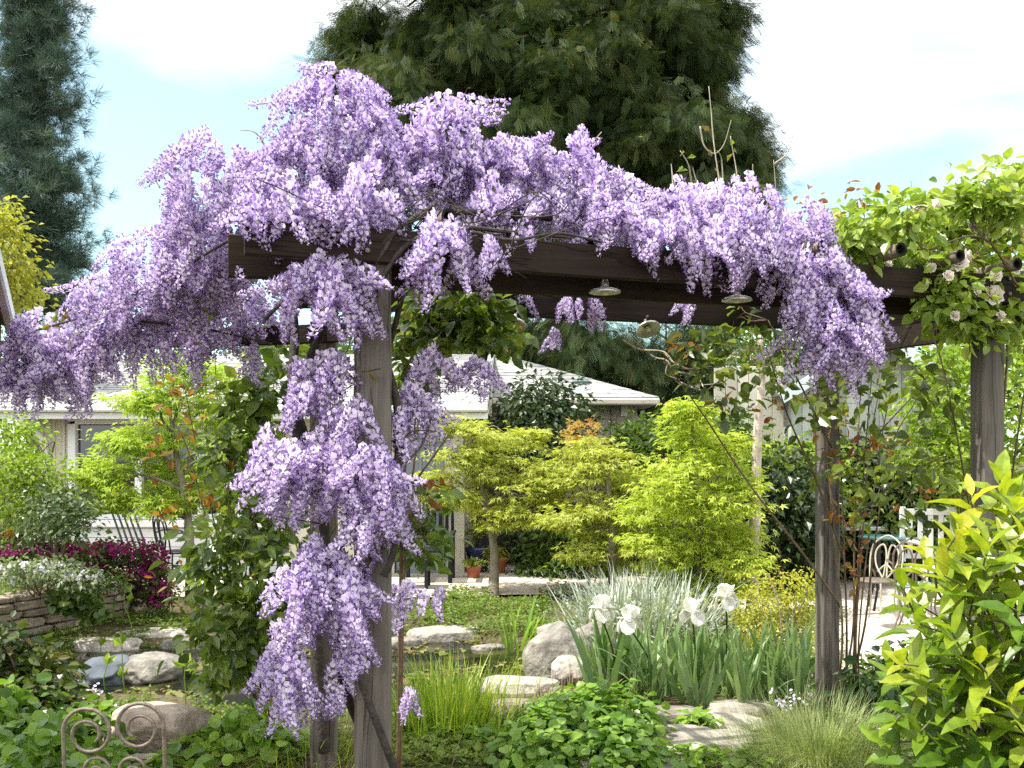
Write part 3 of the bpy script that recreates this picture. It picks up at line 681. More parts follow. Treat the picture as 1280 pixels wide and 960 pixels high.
# ================================================================== ground, patio, pond
def ground_mat():
    m, nt, N, L = newmat('garden_soil')
    p = N.new('ShaderNodeBsdfPrincipled'); p.inputs['Roughness'].default_value = .95; p.inputs['Specular IOR Level'].default_value = .15
    tc = N.new('ShaderNodeTexCoord')
    a = N.new('ShaderNodeTexNoise'); a.inputs['Scale'].default_value = 1.4; a.inputs['Detail'].default_value = 8; L.new(tc.outputs['Object'], a.inputs['Vector'])
    b = N.new('ShaderNodeTexNoise'); b.inputs['Scale'].default_value = 26; b.inputs['Detail'].default_value = 8; L.new(tc.outputs['Object'], b.inputs['Vector'])
    ra = ramp(N, [(.35,(.045,.04,.018)),(.5,(.10,.085,.05)),(.62,(.06,.075,.022))]); L.new(a.outputs['Fac'], ra.inputs[0])
    rb = ramp(N, [(.3,(.45,.42,.4)),(.7,(1.6,1.55,1.4))]); L.new(b.outputs['Fac'], rb.inputs[0])
    mul = N.new('ShaderNodeMix'); mul.data_type = 'RGBA'; mul.blend_type = 'MULTIPLY'; mul.inputs[0].default_value = 1
    L.new(ra.outputs[0], mul.inputs[6]); L.new(rb.outputs[0], mul.inputs[7]); L.new(mul.outputs[2], p.inputs['Base Color'])
    bp = N.new('ShaderNodeBump'); bp.inputs['Strength'].default_value = .8; bp.inputs['Distance'].default_value = .03; L.new(b.outputs['Fac'], bp.inputs['Height']); L.new(bp.outputs[0], p.inputs['Normal'])
    o = N.new('ShaderNodeOutputMaterial'); L.new(p.outputs[0], o.inputs[0]); return m
xs = np.concatenate([-np.geomspace(400,8,18), np.arange(-7.5,7.6,.085), np.geomspace(8,400,18)])
ys = np.concatenate([-np.geomspace(300,.5,14), np.arange(0,3,.5), np.arange(3,12.6,.085), np.geomspace(13,700,24)])
X, Y = np.meshgrid(xs, ys); Zg = gz(X, Y)
nx, ny = len(xs), len(ys); i = np.arange(ny-1)[:,None]*nx; j = np.arange(nx-1)[None]
Q = np.stack([i+j, i+j+1, i+nx+j+1, i+nx+j], -1).reshape(-1,4)
g = MB(); g.add(np.stack([X,Y,Zg],-1).reshape(-1,3), Q); struct('ground', g, ground_mat(), True)
M_patio = solid('sandy_pink_paving',(.36,.30,.25),(.50,.43,.37),(2.2,2.2,2.2),rough=.9,bump=.25,bscale=70,c3=(.58,.51,.45))
pat = MB()
pp2 = [(-5.4,10.55),(-3.0,10.35),(-1.2,10.3),(.2,10.55),(1.2,10.2),(1.9,8.8),(2.05,7.3),(2.15,6.2),(2.5,5.75),(3.3,5.9),(4.2,7),(6.5,8),(8,10),(8,15.5),(3.0,15.5),(2.2,14.0),(1.0,14.3),(-.4,14.3),(-5.4,12.9)]
c2 = catmull(np.array([(a,b,0) for a,b in pp2+[pp2[0]]]),5)[:-1,:2]
nn = len(c2); ctr = arr(1.5,12.2)
from mathutils.geometry import tessellate_polygon
def patz(x, y): return np.maximum(gz(x,y),0)+.03
rings=[]; V=[]; 
tri = tessellate_polygon([[Vector((a,b,0)) for a,b in c2]])
# subdivided sheet that follows the ground
gx = np.arange(-5.6,8.2,.2); gy = np.arange(5.6,15.7,.2)
bm = bmesh.new(); vs_ = [bm.verts.new((a,b,0)) for a,b in c2]
for t in tri:
    try: bm.faces.new([vs_[q] for q in t])
    except ValueError: pass
for a in gx: bmesh.ops.bisect_plane(bm, geom=bm.verts[:]+bm.edges[:]+bm.faces[:], plane_co=(a,0,0), plane_no=(1,0,0))
for a in gy: bmesh.ops.bisect_plane(bm, geom=bm.verts[:]+bm.edges[:]+bm.faces[:], plane_co=(0,a,0), plane_no=(0,1,0))
bmesh.ops.recalc_face_normals(bm, faces=bm.faces[:])
bm.verts.index_update(); V = np.array([v.co[:] for v in bm.verts]); V[:,2] = patz(V[:,0],V[:,1])
fs = [[v.index for v in f.verts] for f in bm.faces]; bm.free()
up_ = []
for f in fs:
    n_ = np.cross(V[f[1]]-V[f[0]], V[f[2]]-V[f[0]]); up_.append(f if n_[2] >= 0 else f[::-1])
pat.add(V, ngons=up_); struct('patio', pat, M_patio)
# pond water
def water_mat():
    m, nt, N, L = newmat('pond_water')
    p = N.new('ShaderNodeBsdfPrincipled'); p.inputs['Base Color'].default_value = (.012,.013,.006,1); p.inputs['Roughness'].default_value = .06; p.inputs['IOR'].default_value = 1.33; p.inputs['Specular IOR Level'].default_value = .5
    tc = N.new('ShaderNodeTexCoord'); a = N.new('ShaderNodeTexNoise'); a.inputs['Scale'].default_value = 7; a.inputs['Detail'].default_value = 3; L.new(tc.outputs['Object'], a.inputs['Vector'])
    b = N.new('ShaderNodeTexNoise'); b.inputs['Scale'].default_value = 2.6; b.inputs['Detail'].default_value = 9; L.new(tc.outputs['Object'], b.inputs['Vector'])
    r = ramp(N, [(.5,(.010,.011,.006)),(.62,(.05,.05,.016))]); L.new(b.outputs['Fac'], r.inputs[0]); L.new(r.outputs[0], p.inputs['Base Color'])
    bp = N.new('ShaderNodeBump'); bp.inputs['Strength'].default_value = .06; bp.inputs['Distance'].default_value = .05; L.new(a.outputs['Fac'], bp.inputs['Height']); L.new(bp.outputs[0], p.inputs['Normal'])
    o = N.new('ShaderNodeOutputMaterial'); L.new(p.outputs[0], o.inputs[0]); return m
w = MB(); a = np.linspace(0,2*np.pi,90,endpoint=False); ring=[]
for t in a:
    k = 1.2
    for _ in range(30):
        x, y = -1.55+2.15*k*math.cos(t), 7.5+1.45*k*math.sin(t); k -= (float(pond_f(x,y))-1.06)*.8
    ring.append((x,y,-.085))
V = np.array(ring+[(-1.55,7.5,-.085)]); w.add(V, tris=[(q,(q+1)%90,90) for q in range(90)]); struct('pond_water', w, water_mat())

# ================================================================== stones
M_lstone = solid('pale_flagstone',(.13,.115,.09),(.33,.30,.255),(8,8,8),rough=.95,bump=1,bscale=26,c3=(.46,.43,.38),detail=10)
M_rstone = solid('reddish_wall_stone',(.14,.105,.08),(.28,.225,.175),(6,6,6),rough=.92,bump=.8,bscale=30,c3=(.40,.35,.30),detail=9)
M_gstone = solid('grey_boulder',(.05,.048,.04),(.19,.175,.15),(9,9,9),rough=.95,bump=1,bscale=26,c3=(.34,.32,.26),detail=10)
M_bstone = solid('blue_grey_stone',(.05,.06,.07),(.10,.115,.13),(4,4,4),rough=.95,spec=.1,bump=.4,bscale=30,c3=(.15,.17,.185))
M_block = solid('tan_block_stone',(.15,.11,.08),(.36,.29,.23),(8,8,8),rough=.95,bump=1,bscale=24,detail=10,c3=(.50,.43,.36))
def slab(px, py, w, dpt, th, mat, lab, group, rz=0.0, lift=.03, name='flagstone', z=None, n=11):
    c = G(px,py); c[2] = (c[2] if z is None else z)
    b = MB(); hh = (.05+th+lift)*.7; sd = rng.uniform(1,90)
    rock(b, c+Z*(-.01), (w/2*1.1, dpt/2*1.15, hh*1.5), sd, 5, .2, .42, rng.random(), rz, .93)
    return solo(name, b, mat, lab, 'stone', group, True)
sp = 'stepping stones through the planting'
slab(843,926,.52,.46,.02,M_lstone,'large stepping stone right beside the round leafy mound',sp,.3)
slab(905,928,.0001+.46,.30,.02,M_lstone,'wide stepping stone at the front of the path beside the feather grass',sp,.1)
slab(912,905,.44,.24,.02,M_lstone,'flat stepping stone behind the front one, left of the feather grass',sp,-.1)
slab(935,886,.50,.24,.02,M_lstone,'pale stepping stone at the foot of the iris leaves',sp,.2)
slab(838,895,.44,.22,.02,M_lstone,'stepping stone half hidden behind the leafy mound under the irises',sp,0)
slab(800,955,.6,.2,.02,M_lstone,'stepping stone cut by the lower edge of the frame by the leafy mound',sp,.1)
sp = 'flat pale rocks by the pond edge'
slab(625,842,.38,.26,.07,M_lstone,'rounded pale rock left of the big boulder',sp,.2,name='flat_rock')
slab(652,860,.50,.28,.06,M_lstone,'broad cream rock below the big boulder',sp,-.1,name='flat_rock')
slab(642,886,.30,.16,.04,M_rstone,'small tan rock in front of the broad cream rock',sp,.1,name='flat_rock')
slab(510,857,.30,.22,.06,M_lstone,'pale rock just right of the main post behind the grass tuft',sp,.1,name='flat_rock')
slab(558,785,.62,.42,.10,M_lstone,'flat pale slab on the far pond bank beside the post',sp,.1,z=-.08,name='flat_rock')
slab(500,795,.34,.2,.06,M_gstone,'grey slab at the far water edge touching the post',sp,.1,z=-.08,name='flat_rock')
slab(612,797,.28,.14,.04,M_gstone,'low grey slab in shallow water right of the pale slab',sp,.1,z=-.10,name='flat_rock')
slab(195,789,.75,.34,.04,M_lstone,'sunlit flat slab on the pond bank under the stone wall end',sp,.05,z=-.04,name='flat_rock')
slab(130,797,.6,.24,.04,M_lstone,'long pale slab at the foot of the stone wall',sp,-.05,z=-.05,name='flat_rock')
slab(235,800,.4,.2,.04,M_gstone,'grey slab right of the sunlit slab at the rose bush foot',sp,.1,z=-.06,name='flat_rock')
def boulder(px, py, r, mat, lab, seed, name='rock', sub=5, cat='rock', group=None, z=None, **k):
    c = G(px,py)+arr(0,r[1]*.6,r[2]*.42)
    if z is not None: c[2] = z
    b = MB(); rock(b, c, r, seed, sub, **k); return solo(name, b, mat, lab, cat, group, True)
boulder(700,848,(.26,.26,.27),M_gstone,'big tan grey boulder beside the white irises',2.3,'boulder',sharp=.84)
boulder(745,838,(.2,.2,.25),M_gstone,'grey boulder standing half behind the iris leaves',6.1,'boulder',sharp=.8)
boulder(714,856,(.13,.12,.13),M_lstone,'small whitish stone tucked against the big boulder',4.4,sharp=.9)
boulder(125,838,(.21,.2,.13),M_bstone,'blue grey smooth rock in the pond, left of its pair',5.2,z=-.03,sharp=.85)
boulder(181,838,(.22,.2,.14),M_gstone,'brown grey rock in the pond, right of the blue grey one',7.7,z=-.02,sharp=.85)
boulder(665,806,(.09,.08,.16),M_gstone,'small upright grey stone behind the pond grass',8.1,sharp=.8)
boulder(700,800,(.2,.12,.09),M_lstone,'low cream stone behind the boulder by the silver shrub',9.1,sharp=.85)
boulder(430,800,(.25,.15,.10),M_gstone,'grey stone on the far pond bank left of the post',3.3,sharp=.85,z=-.05)
# stone block in the left foreground
b = MB(); c = G(190,955)+arr(0,.22,.07)
rock(b, c+Z*.03, (.31,.25,.24), 12.5, 6, .22, .62, .6, -.2, .66); solo('stone_block', b, M_block, 'tan sandstone block behind the scroll-backed iron chair', 'rock', None, True)
b = MB(); c = G(165,975)+arr(.02,.0,.05); rock(b, c, (.16,.10,.07), 15.5, 5, .1, None, .4, .1, .72); solo('stone_block', b, M_rstone, 'small brown stone leaning at the front of the sandstone block', 'rock', None, True)
# dry-stone retaining wall
b = MB(); p0, p1, p2_ = arr(-4.75,6.5), arr(-3.63,9.07), arr(-3.9,10.3)
def course(a, e, z0, z1, w0):
    Lg = np.linalg.norm(e-a); t = rng.uniform(-.2,0); u = (e-a)/Lg; n_ = arr(u[1],-u[0])
    while t < Lg:
        l = rng.uniform(.16,.42); m = min(t+l, Lg); s0 = max(t,0)
        if m-s0 > .05:
            cc = a+u*(s0+m)/2-n_*(w0/2+rng.uniform(-.012,.025)); h = z1-z0
            th = rng.normal()*.05; ux = arr(u[0]*math.cos(th)-u[1]*math.sin(th),u[0]*math.sin(th)+u[1]*math.cos(th),rng.normal()*.015); ux = unit(ux); uy = unit(np.cross(Z,ux)); uz = np.cross(ux,uy)
            V, T = ico(3); V = V.copy(); V = np.sign(V)*np.abs(V)**.38
            o_ = Vector(rng.uniform(0,50,3)); V = V*(1+np.array([noise.noise(Vector(q)*1.6+o_)*.10 for q in V]))[:,None]
            V = V*arr((m-s0)/2*.97, w0/2, h/2*.98)
            b.add(V@np.stack([ux,uy,uz])+arr(cc[0],cc[1],(z0+z1)/2), tris=T, rnd=rng.random())
        t += l
for a_, e_ in ((p0,p1),(p1,p2_)):
    z_ = -.06
    for h_ in (.085,.07,.09,.065,.08): course(a_, e_, z_, z_+h_, .26); z_ += h_
    course(a_, e_, z_, z_+.055, .32)
solo('stone_wall', b, M_rstone, 'low dry stacked stone retaining wall holding the flower bed at left', 'wall')

# ================================================================== house
M_cream = solid('cream_siding',(.50,.47,.38),(.58,.55,.46),(1.5,1.5,4),rough=.75,bump=.05)
M_white = solid('white_trim',(.66,.67,.67),(.74,.75,.75),(3,3,3),rough=.5)
M_grysid = solid('pale_grey_siding',(.50,.52,.52),(.58,.60,.60),(2,2,6),rough=.7)
M_beige = solid('beige_stucco',(.42,.38,.30),(.49,.45,.37),(4,4,4),rough=.9,bump=.15,bscale=60)
M_glass = solid('dark_window_glass',(.012,.014,.014),(.02,.022,.022),rough=.04,spec=.9)
M_roof = solid('sunlit_grey_shingle',(.24,.24,.235),(.36,.36,.35),(3,14,14),rough=.9,bump=.3)
M_dark = solid('dark_room_and_shade',(.06,.055,.05),(.09,.08,.07),(2,2,2),rough=.9)
M_door = solid('blue_grey_door',(.20,.23,.26),(.25,.28,.31),(3,3,3),rough=.5)
M_copper = solid('vent_metal',(.14,.20,.19),(.25,.33,.31),(20,20,20),rough=.5,metal=.5)
house = thing('house', (-2.4,14.5,0), 'low cream bungalow with pale shingled hip roof behind the garden', 'house')
def wall(name, boxes, mat, parent, bev=.004):
    b = MB()
    for lo, hi in boxes: lo=arr(*lo); hi=arr(*hi); box(b, (lo+hi)/2, hi-lo, None, bev, rnd=.5)
    return part(name, b, mat, parent)
wy = 12.40
# left wing walls round the window opening (x -5.62..-3.05, z .74..1.98)
wall('wall', [((-6.1,wy,.0),(-5.66,wy+.2,2.18)),((-5.66,wy,1.98),(-2.95,wy+.2,2.18)),((-2.95,wy,0),(-1.52,wy+.2,2.18)),((-.86,wy,0),(-.62,wy+.2,2.18)),((-1.52,wy,1.95),(-.86,wy+.2,2.18)),
              ((-6.1,wy+.2,0),(-5.9,18,2.18)),((-.82,wy+.2,0),(-.62,14.8,2.18))]+[((x,wy-.022,.0),(x+.035,wy,2.18)) for x in (-6.08,-5.93,-5.8)], M_cream, house)
wall('siding', [((-5.66,wy-.02+.004*0,.02+.12*k),(-2.95,wy-.004,.02+.12*k+.112)) for k in range(5)]+[((-5.66,wy,0),(-2.95,wy+.2,.64))], M_grysid, house)
win = wall('window', [((-5.72,wy-.05,.74),(-5.62,wy+.1,2.0)),((-3.05,wy-.05,.74),(-2.93,wy+.1,2.0)),((-5.72,wy-.05,1.96),(-2.93,wy+.1,2.05)),((-4.86,wy-.04,.74),(-4.77,wy+.1,1.96)),((-4.05,wy-.04,.74),(-3.97,wy+.1,1.96)),((-5.62,wy-.03,.735),(-3.05,wy+.1,.80))], M_white, house)
wall('pane', [((-5.61,wy+.03,.81),(-4.87,wy+.045,1.95)),((-4.76,wy+.03,.81),(-4.06,wy+.045,1.95)),((-3.96,wy+.03,.81),(-3.06,wy+.045,1.95))], M_glass, win)
wall('window_sill', [((-5.76,wy-.10,.64),(-2.9,wy+.05,.73))], M_white, win)
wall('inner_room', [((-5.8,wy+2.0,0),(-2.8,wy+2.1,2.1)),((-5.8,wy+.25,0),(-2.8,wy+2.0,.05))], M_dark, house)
dr = wall('door', [((-1.50,wy+.05,.03),(-1.40,wy+.11,1.93)),((-.98,wy+.05,.03),(-.88,wy+.11,1.93)),((-1.40,wy+.05,.03),(-.98,wy+.11,.30)),((-1.40,wy+.05,1.80),(-.98,wy+.11,1.93)),((-1.40,wy+.055,.78),(-.98,wy+.105,.82)),((-1.40,wy+.055,1.28),(-.98,wy+.105,1.32)),((-1.21,wy+.057,.30),(-1.17,wy+.103,1.80))], M_door, house)
wall('pane', [((-1.40,wy+.075,.30),(-.98,wy+.085,1.80))], solid('pale_door_glass',(.22,.25,.28),rough=.15), dr)
wall('wall', [((-.62,14.8,0),(1.93,15.0,2.42)),((1.73,15.0,0),(1.93,18.5,2.42))], M_beige, house)
wall('recess', [((-.55,14.72,.0),(.75,14.795,1.75))], M_dark, house)  # dark sheet over the beige wall, coloured as the shade of a recess
def roofpoly(pts, th=.09):
    pts = np.array(pts, float); n_ = len(pts); b = MB(); V = np.vstack([pts, pts-Z*th])
    b.add(V, ngons=[list(range(n_)), list(range(n_,2*n_))[::-1]]+[[i,(i+n_),(i+1)%n_+n_,(i+1)%n_] for i in range(n_)]); return b
def shingles(b, A, B, C_, D, rows, mi=0):
    """rows of overlapping shingle courses on a roof quad A-B (eave) D-C (ridge)"""
    A,B,C_,D = map(lambda q: np.asarray(q,float),(A,B,C_,D)); n_ = unit(np.cross(B-A, D-A)); 
    for k in range(rows):
        t0, t1 = k/rows, (k+1)/rows+.15/rows
        a0, b0, a1, b1 = A+(D-A)*t0, B+(C_-B)*t0, A+(D-A)*min(t1,1), B+(C_-B)*min(t1,1)
        l = np.linalg.norm(b0-a0); m = max(1,int(l/.32)); o_ = rng.uniform(0,.5)/m
        e = np.unique(np.clip(np.concatenate([[0],np.arange(m)/m+o_,[1]]),0,1))
        for f, g_ in zip(e[:-1], e[1:]):
            hh = .009+rng.uniform(0,.007); q0 = a0+(b0-a0)*(f+.002); q1 = a0+(b0-a0)*(g_-.002); r0 = a1+(b1-a1)*(f+.002); r1 = a1+(b1-a1)*(g_-.002)
            b.add([q0+n_*hh,q1+n_*hh,r1+n_*.004,r0+n_*.004,q0,q1], [(0,1,2,3),(4,5,1,0)], rnd=rng.random(), mi=mi)
rf = roofpoly([(-7,11.9,2.18),(-.3,11.9,2.18),(-.3,16.4,3.28),(-7,16.4,3.28)])
part('roof', rf, M_roof, house)
b = MB(); shingles(b,(-7,11.9,2.183),(-.3,11.9,2.183),(-.3,16.4,3.283),(-7,16.4,3.283),26); roof2 = part('shingles', b, M_roof, house)
rf = roofpoly([(-.3,14.35,2.42),(2.2,14.35,2.42),(-.2,16.4,3.28),(-.3,16.4,3.28)]); part('roof', rf, M_roof, house)
b = MB(); shingles(b,(-.28,14.35,2.423),(2.2,14.35,2.423),(-.2,16.4,3.283),(-.28,16.4,3.283),13); part('shingles', b, M_roof, house)
rf = roofpoly([(2.2,14.35,2.42),(2.2,18.6,2.42),(-.2,16.4,3.28)]); part('roof', rf, M_roof, house)
rf = roofpoly([(-7,16.4,3.28),(-.2,16.4,3.28),(2.2,18.6,2.42),(-7,20.5,2.3)]); part('roof', rf, M_roof, house)
b = MB(); b.add([(-.3,14.35,2.33),(-.3,16.4,3.19),(-.3,16.4,3.27),(-.3,11.95,2.17),(-.3,11.95,2.09),(-.3,14.35,2.09)],ngons=[[0,1,2,3,4,5]]); part('gable_side', b, M_cream, house)
b = MB(); box(b,(-3.65,11.86,2.14),(6.7,.09,.09),None,.02); box(b,(-3.65,11.93,2.06),(6.7,.03,.10),None,.004); part('gutter', b, M_white, house)
b = MB(); box(b,(.95,14.30,2.36),(2.5,.09,.10),None,.02); part('gutter', b, M_beige, house)
b = MB(); tube(b, catmull([(-6.12,11.88,2.08),(-6.10,12.0,1.95),(-6.02,12.25,1.80),(-6.0,12.33,1.65)],5), .045, 10); tube(b,[(-6.0,12.33,1.66),(-6.0,12.33,.8),(-6.0,12.33,.05)],.045,10); part('downspout', b, M_white, house, True)
b = MB(); tube(b,[(1.56,14.76,2.3),(1.56,14.74,1.2),(1.56,14.74,.05)],.04,8); part('downspout', b, M_beige, house, True)
b = MB(); box(b,(1.72,14.76,2.24),(.10,.08,.16),None,.01); part('light_box', b, M_white, house)
b = MB(); c = P(727,487,15.0); lathe(b, c+arr(0,0,-.15), [(.09,0),(.09,.22),(.12,.22),(.12,.25),(.16,.27),(.05,.33),(.0001,.34)], 16); part('roof_vent', b, M_copper, house)
# board-and-batten shed at right
M_shed = solid('grey_green_boards',(.36,.38,.35),(.44,.46,.43),(12,12,1),rough=.8,bump=.1)
M_slate = solid('dark_shingle',(.05,.055,.06),(.10,.105,.11),(10,30,30),rough=.85,bump=.4)
M_fasc = solid('pale_blue_fascia',(.50,.56,.60),(.56,.62,.66),rough=.6)
shed = thing('shed', (5.3,13.0,0), 'grey board shed with dark gabled roof and pale fascia behind the right posts', 'shed')
b = MB(); sy = 12.2; xl, xr = 3.55, 5.62; xa = 4.58; ze, za = 2.42, 3.05
def ztop(x): return ze+(za-ze)*(1-abs(x-xa)/(xr-xa))
for x in np.arange(xl, xr-.01, .14):
    x1 = min(x+.134, xr); z0_, z1_ = ztop(x), ztop(x1)
    pts=[(x,sy,0),(x1,sy,0),(x1,sy,z1_),(x,sy,z0_)]
    V = np.vstack([pts, np.array(pts)+arr(0,.03,0)]); b.add(V, [(0,1,2,3),(0,3,7,4),(1,5,6,2)], rnd=rng.random())
part('wall', b, M_shed, shed)
wall('side_wall', [((xl,sy+.031,0),(xl+.05,17,ze-.02)),((xr-.05,sy+.031,0),(xr,17,ze-.02)),((xl+.05,16.95,0),(xr-.05,17,ze-.02)),((xl+.06,sy+.035,0),(xr-.06,sy+.05,2.4))], M_shed, shed)
for s in (-1,1):
    xe = xa+s*1.25; zz = za-(za-ze)*1.25/(xr-xa)+.06; r_ = [(xa,sy-.3,za+.06),(xe,sy-.3,zz),(xe,17.3,zz),(xa,17.3,za+.06)]
    part('roof', roofpoly(r_ if s < 0 else r_[::-1],.05), M_slate, shed)
    b = MB(); beam(b, arr(xa,sy-.315,za-.03), arr(xe,sy-.315,zz-.09), .03, .14, .003, up=(0,1,0.0)) if False else None
    x_ = unit(arr(xe-xa,0,zz-za-.06)); box(b, arr((xa+xe)/2,sy-.32,(za+zz+.06)/2-.09), (np.hypot(xe-xa,zz-za-.06),.03,.14), (x_,arr(0,1,0),np.cross(x_,arr(0,1,0))), .003); part('fascia', b, M_fasc, shed)
# cream board fence left of the shed
b = MB()
for k, x in enumerate(np.arange(2.6,3.5,.15)): box(b, (x+.07,12.35+rng.uniform(-.004,.004),1.35), (.142,.025,2.7+rng.uniform(-.02,.02)), None, .003, rnd=rng.random())
for z_ in (.5,2.2): box(b,(3.05,12.39,z_),(.95,.04,.09),None,.004)
solo('board_fence', b, M_cream, 'tall cream vertical board fence beside the grey shed', 'fence')
# small white gabled outbuilding seen between maples
gb = thing('garden_cabin', P(815,600,19), 'far white gabled cabin glimpsed between the beige house and the right maple', 'cabin')
c = P(822,540,19.0)
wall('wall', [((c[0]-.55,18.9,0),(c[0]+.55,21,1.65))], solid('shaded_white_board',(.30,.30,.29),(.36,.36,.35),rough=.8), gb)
for s in (-1,1):
    a_ = arr(c[0]+.12,18.7,2.42); e_ = arr(c[0]+s*(.95 if s<0 else .75)+.12,18.7,1.62 if s<0 else 1.9); x_ = unit(e_-a_); b = MB()
    box(b, (a_+e_)/2+arr(0,0,.02), (np.linalg.norm(e_-a_),.05,.18), (x_,arr(0,1,0),np.cross(x_,arr(0,1,0))), .004); part('barge_board', b, M_white, gb)
    r_ = [a_+arr(0,.03,.1),e_+arr(0,.03,.1),e_+arr(0,2.4,.1),a_+arr(0,2.4,.1)]; part('roof', roofpoly(r_ if s<0 else r_[::-1],.05), M_white, gb)
# red-brown outbuilding corner at the left edge
M_red = solid('red_brown_board',(.13,.035,.02),(.20,.06,.035),(6,6,20),rough=.7,bump=.2)
ob_ = thing('outbuilding', (-3.1,4.4,0), 'red brown outbuilding corner with pale eave at the left frame edge', 'outbuilding')
e0, e1 = P(-6,330,4.0), P(14,408,5.0); dd = unit((e1-e0)*arr(1,1,0)); nl = arr(dd[1],-dd[0],0)*-1
b = MB(); ux_ = unit(e1-e0); uy_ = unit(np.cross(Z,ux_)); box(b,(e0+e1)/2-ux_*.6,(np.linalg.norm(e1-e0)+1.2,.05,.085),(ux_,uy_,np.cross(ux_,uy_)),.01); part('gutter', b, M_white, ob_)
b = MB(); f0, f1 = e0+nl*.06-Z*.13, e1+nl*.06-Z*.13; box(b,(f0+f1)/2-ux_*.6,(np.linalg.norm(f1-f0)+1.15,.03,.26),(ux_,uy_,np.cross(ux_,uy_)),.004); part('fascia', b, M_red, ob_)
r_ = [e0-ux_*1.2+Z*.03,e1+Z*.03,e1+nl*2.2+Z*.7,e0-ux_*1.2+nl*2.2+Z*.7]; part('roof', roofpoly(r_[::-1],.04), M_slate, ob_)
b = MB(); w0, w1 = e0+nl*.7-ux_*1.1, e1+nl*.7-ux_*.1
for q in (w0,w1): box(b,(q[0],q[1],q[2]/2+.05),(.12,.12,q[2]+.1),None,.006)
part('post', b, M_red, ob_)

# ================================================================== furniture and pots
M_iron = solid('black_wrought_iron',(.012,.012,.013),(.03,.03,.03),(40,40,40),rough=.5,metal=.3)
M_rusty = solid('worn_bronze_iron',(.06,.045,.035),(.15,.12,.095),(45,45,45),rough=.6,metal=.3,bump=.3,c3=(.22,.18,.145))
M_slat = solid('dark_green_grey_wood',(.010,.013,.014),(.024,.028,.03),(4,20,20),rough=.85,spec=.15)
M_ivory = solid('ivory_enamel',(.34,.31,.24),(.44,.41,.33),(20,20,20),rough=.5)
M_wmet = solid('white_enamel',(.52,.52,.50),(.60,.60,.58),(20,20,20),rough=.4)
M_seat = solid('blue_grey_seat',(.14,.20,.21),(.22,.29,.30),(10,10,10),rough=.5)
M_teal = solid('teal_table_glass',(.03,.10,.10),(.05,.15,.145),(5,5,5),rough=.15)
def tb(t, name, paths, r, mat, sides=8, n=6):
    b = MB()
    for p in paths: tube(b, catmull([arr(*q) for q in p],n), r, sides)
    return part(name, b, mat, t, True)
# foreground chair with scrolled back
c0 = arr(-1.09,2.62,0); ch = thing('iron_chair', c0, 'worn wrought iron chair with scrolled heart back in the near left corner', 'chair')
def sc(x, z, y=0): return (c0[0]+x, c0[1]+y+(z-.9)*-.06, z)
fr_ = MB()
def curl(cx, cz, s, r0, r1, a0, a1, pw, n=60):
    t = np.linspace(0,1,n); a_ = a0+(a1-a0)*t; r_ = r0+(r1-r0)*t**pw
    return [sc(cx-s*q*math.cos(w_), cz+q*math.sin(w_)-.012*k) for q, w_, k in zip(r_, a_, t)]
for s, cz in ((-1,.797),(1,.812)):
    leg = np.array([sc(s*.13,0.0),sc(s*.132,.25),sc(s*.135,.5),sc(s*.138,.66),sc(s*.1375,cz-.03)])
    path = np.vstack([catmull(leg,6), np.array(curl(s*.069,cz,s,.069,.026,math.pi,-2.25*math.pi,1.15))]); tube(fr_, path, .0052, 10, .03, rnd=rng.random())
    tube(fr_, np.vstack([catmull(np.array([sc(s*.075,.50),sc(s*.08,.6),sc(s*.083,.68)]),5), np.array(curl(s*.045,.69,s,.038,.014,math.pi,-1.9*math.pi,1.2))]), .0048, 8, .03)
tube(fr_, catmull([arr(*sc(-.13,.52)),arr(*sc(0,.50)),arr(*sc(.13,.52))],6), .0055, 8)
part('backrest', fr_, M_rusty, ch, True)
b = MB(); lathe(b, (c0[0],c0[1]-.18,.45), [(.0001,0),(.17,0),(.18,.006),(.18,.014),(.17,.018),(.0001,.018)], 28); part('seat', b, M_rusty, ch, True)
for s in (-1,1): tb(ch,'leg',[[(c0[0]+s*.11,c0[1]-.30,.45),(c0[0]+s*.13,c0[1]-.34,.2),(c0[0]+s*.14,c0[1]-.36,0)]],.0055,M_rusty)
# slatted armchair and low table by the house wall
ac = thing('garden_armchair', (-1.05,11.75,.03), 'dark slatted garden armchair against the cream house wall', 'armchair')
ax0, ay0 = -1.02, 11.75
def L3(x,y,z): return (ax0+x, ay0+y, .03+z)
wall('seat', [(L3(-.26,-.24+.075*k,.36),L3(.26,-.18+.075*k,.385)) for k in range(7)], M_slat, ac)
for x,y,h in ((-.28,-.26,.56),(.28,-.26,.56),(-.28,.26,.56),(.28,.26,.56)): wall('leg', [(L3(x-.025,y-.025,0),L3(x+.025,y+.025,h))], M_slat, ac)
for s in (-1,1): wall('armrest', [(L3(s*.285-.035,-.3,.56),L3(s*.285+.035,.32,.59))], M_slat, ac)
b = MB()
for s in (-1,1): tube(b, catmull([L3(s*.27,.29,.34),L3(s*.27,.36,.7),L3(s*.25,.42,1.05)],5), .022, 6)
for k in range(6): p_ = L3(-.2+.08*k,.31,.4); q_ = L3(-.2+.08*k,.40,1.0); beam(b, p_, q_, .045, .015, .003, up=(0,-1,.15))
beam(b, L3(-.27,.42,1.04), L3(.27,.42,1.04), .03, .07, .005); part('backrest', b, M_slat, ac)
st_ = thing('side_table', (-1.2,11.1,.03), 'low dark slatted table in front of the garden armchair', 'table')
wall('table_top', [((-1.55+.09*k,10.95,.34),(-1.47+.09*k,11.3,.365)) for k in range(7)], M_slat, st_)
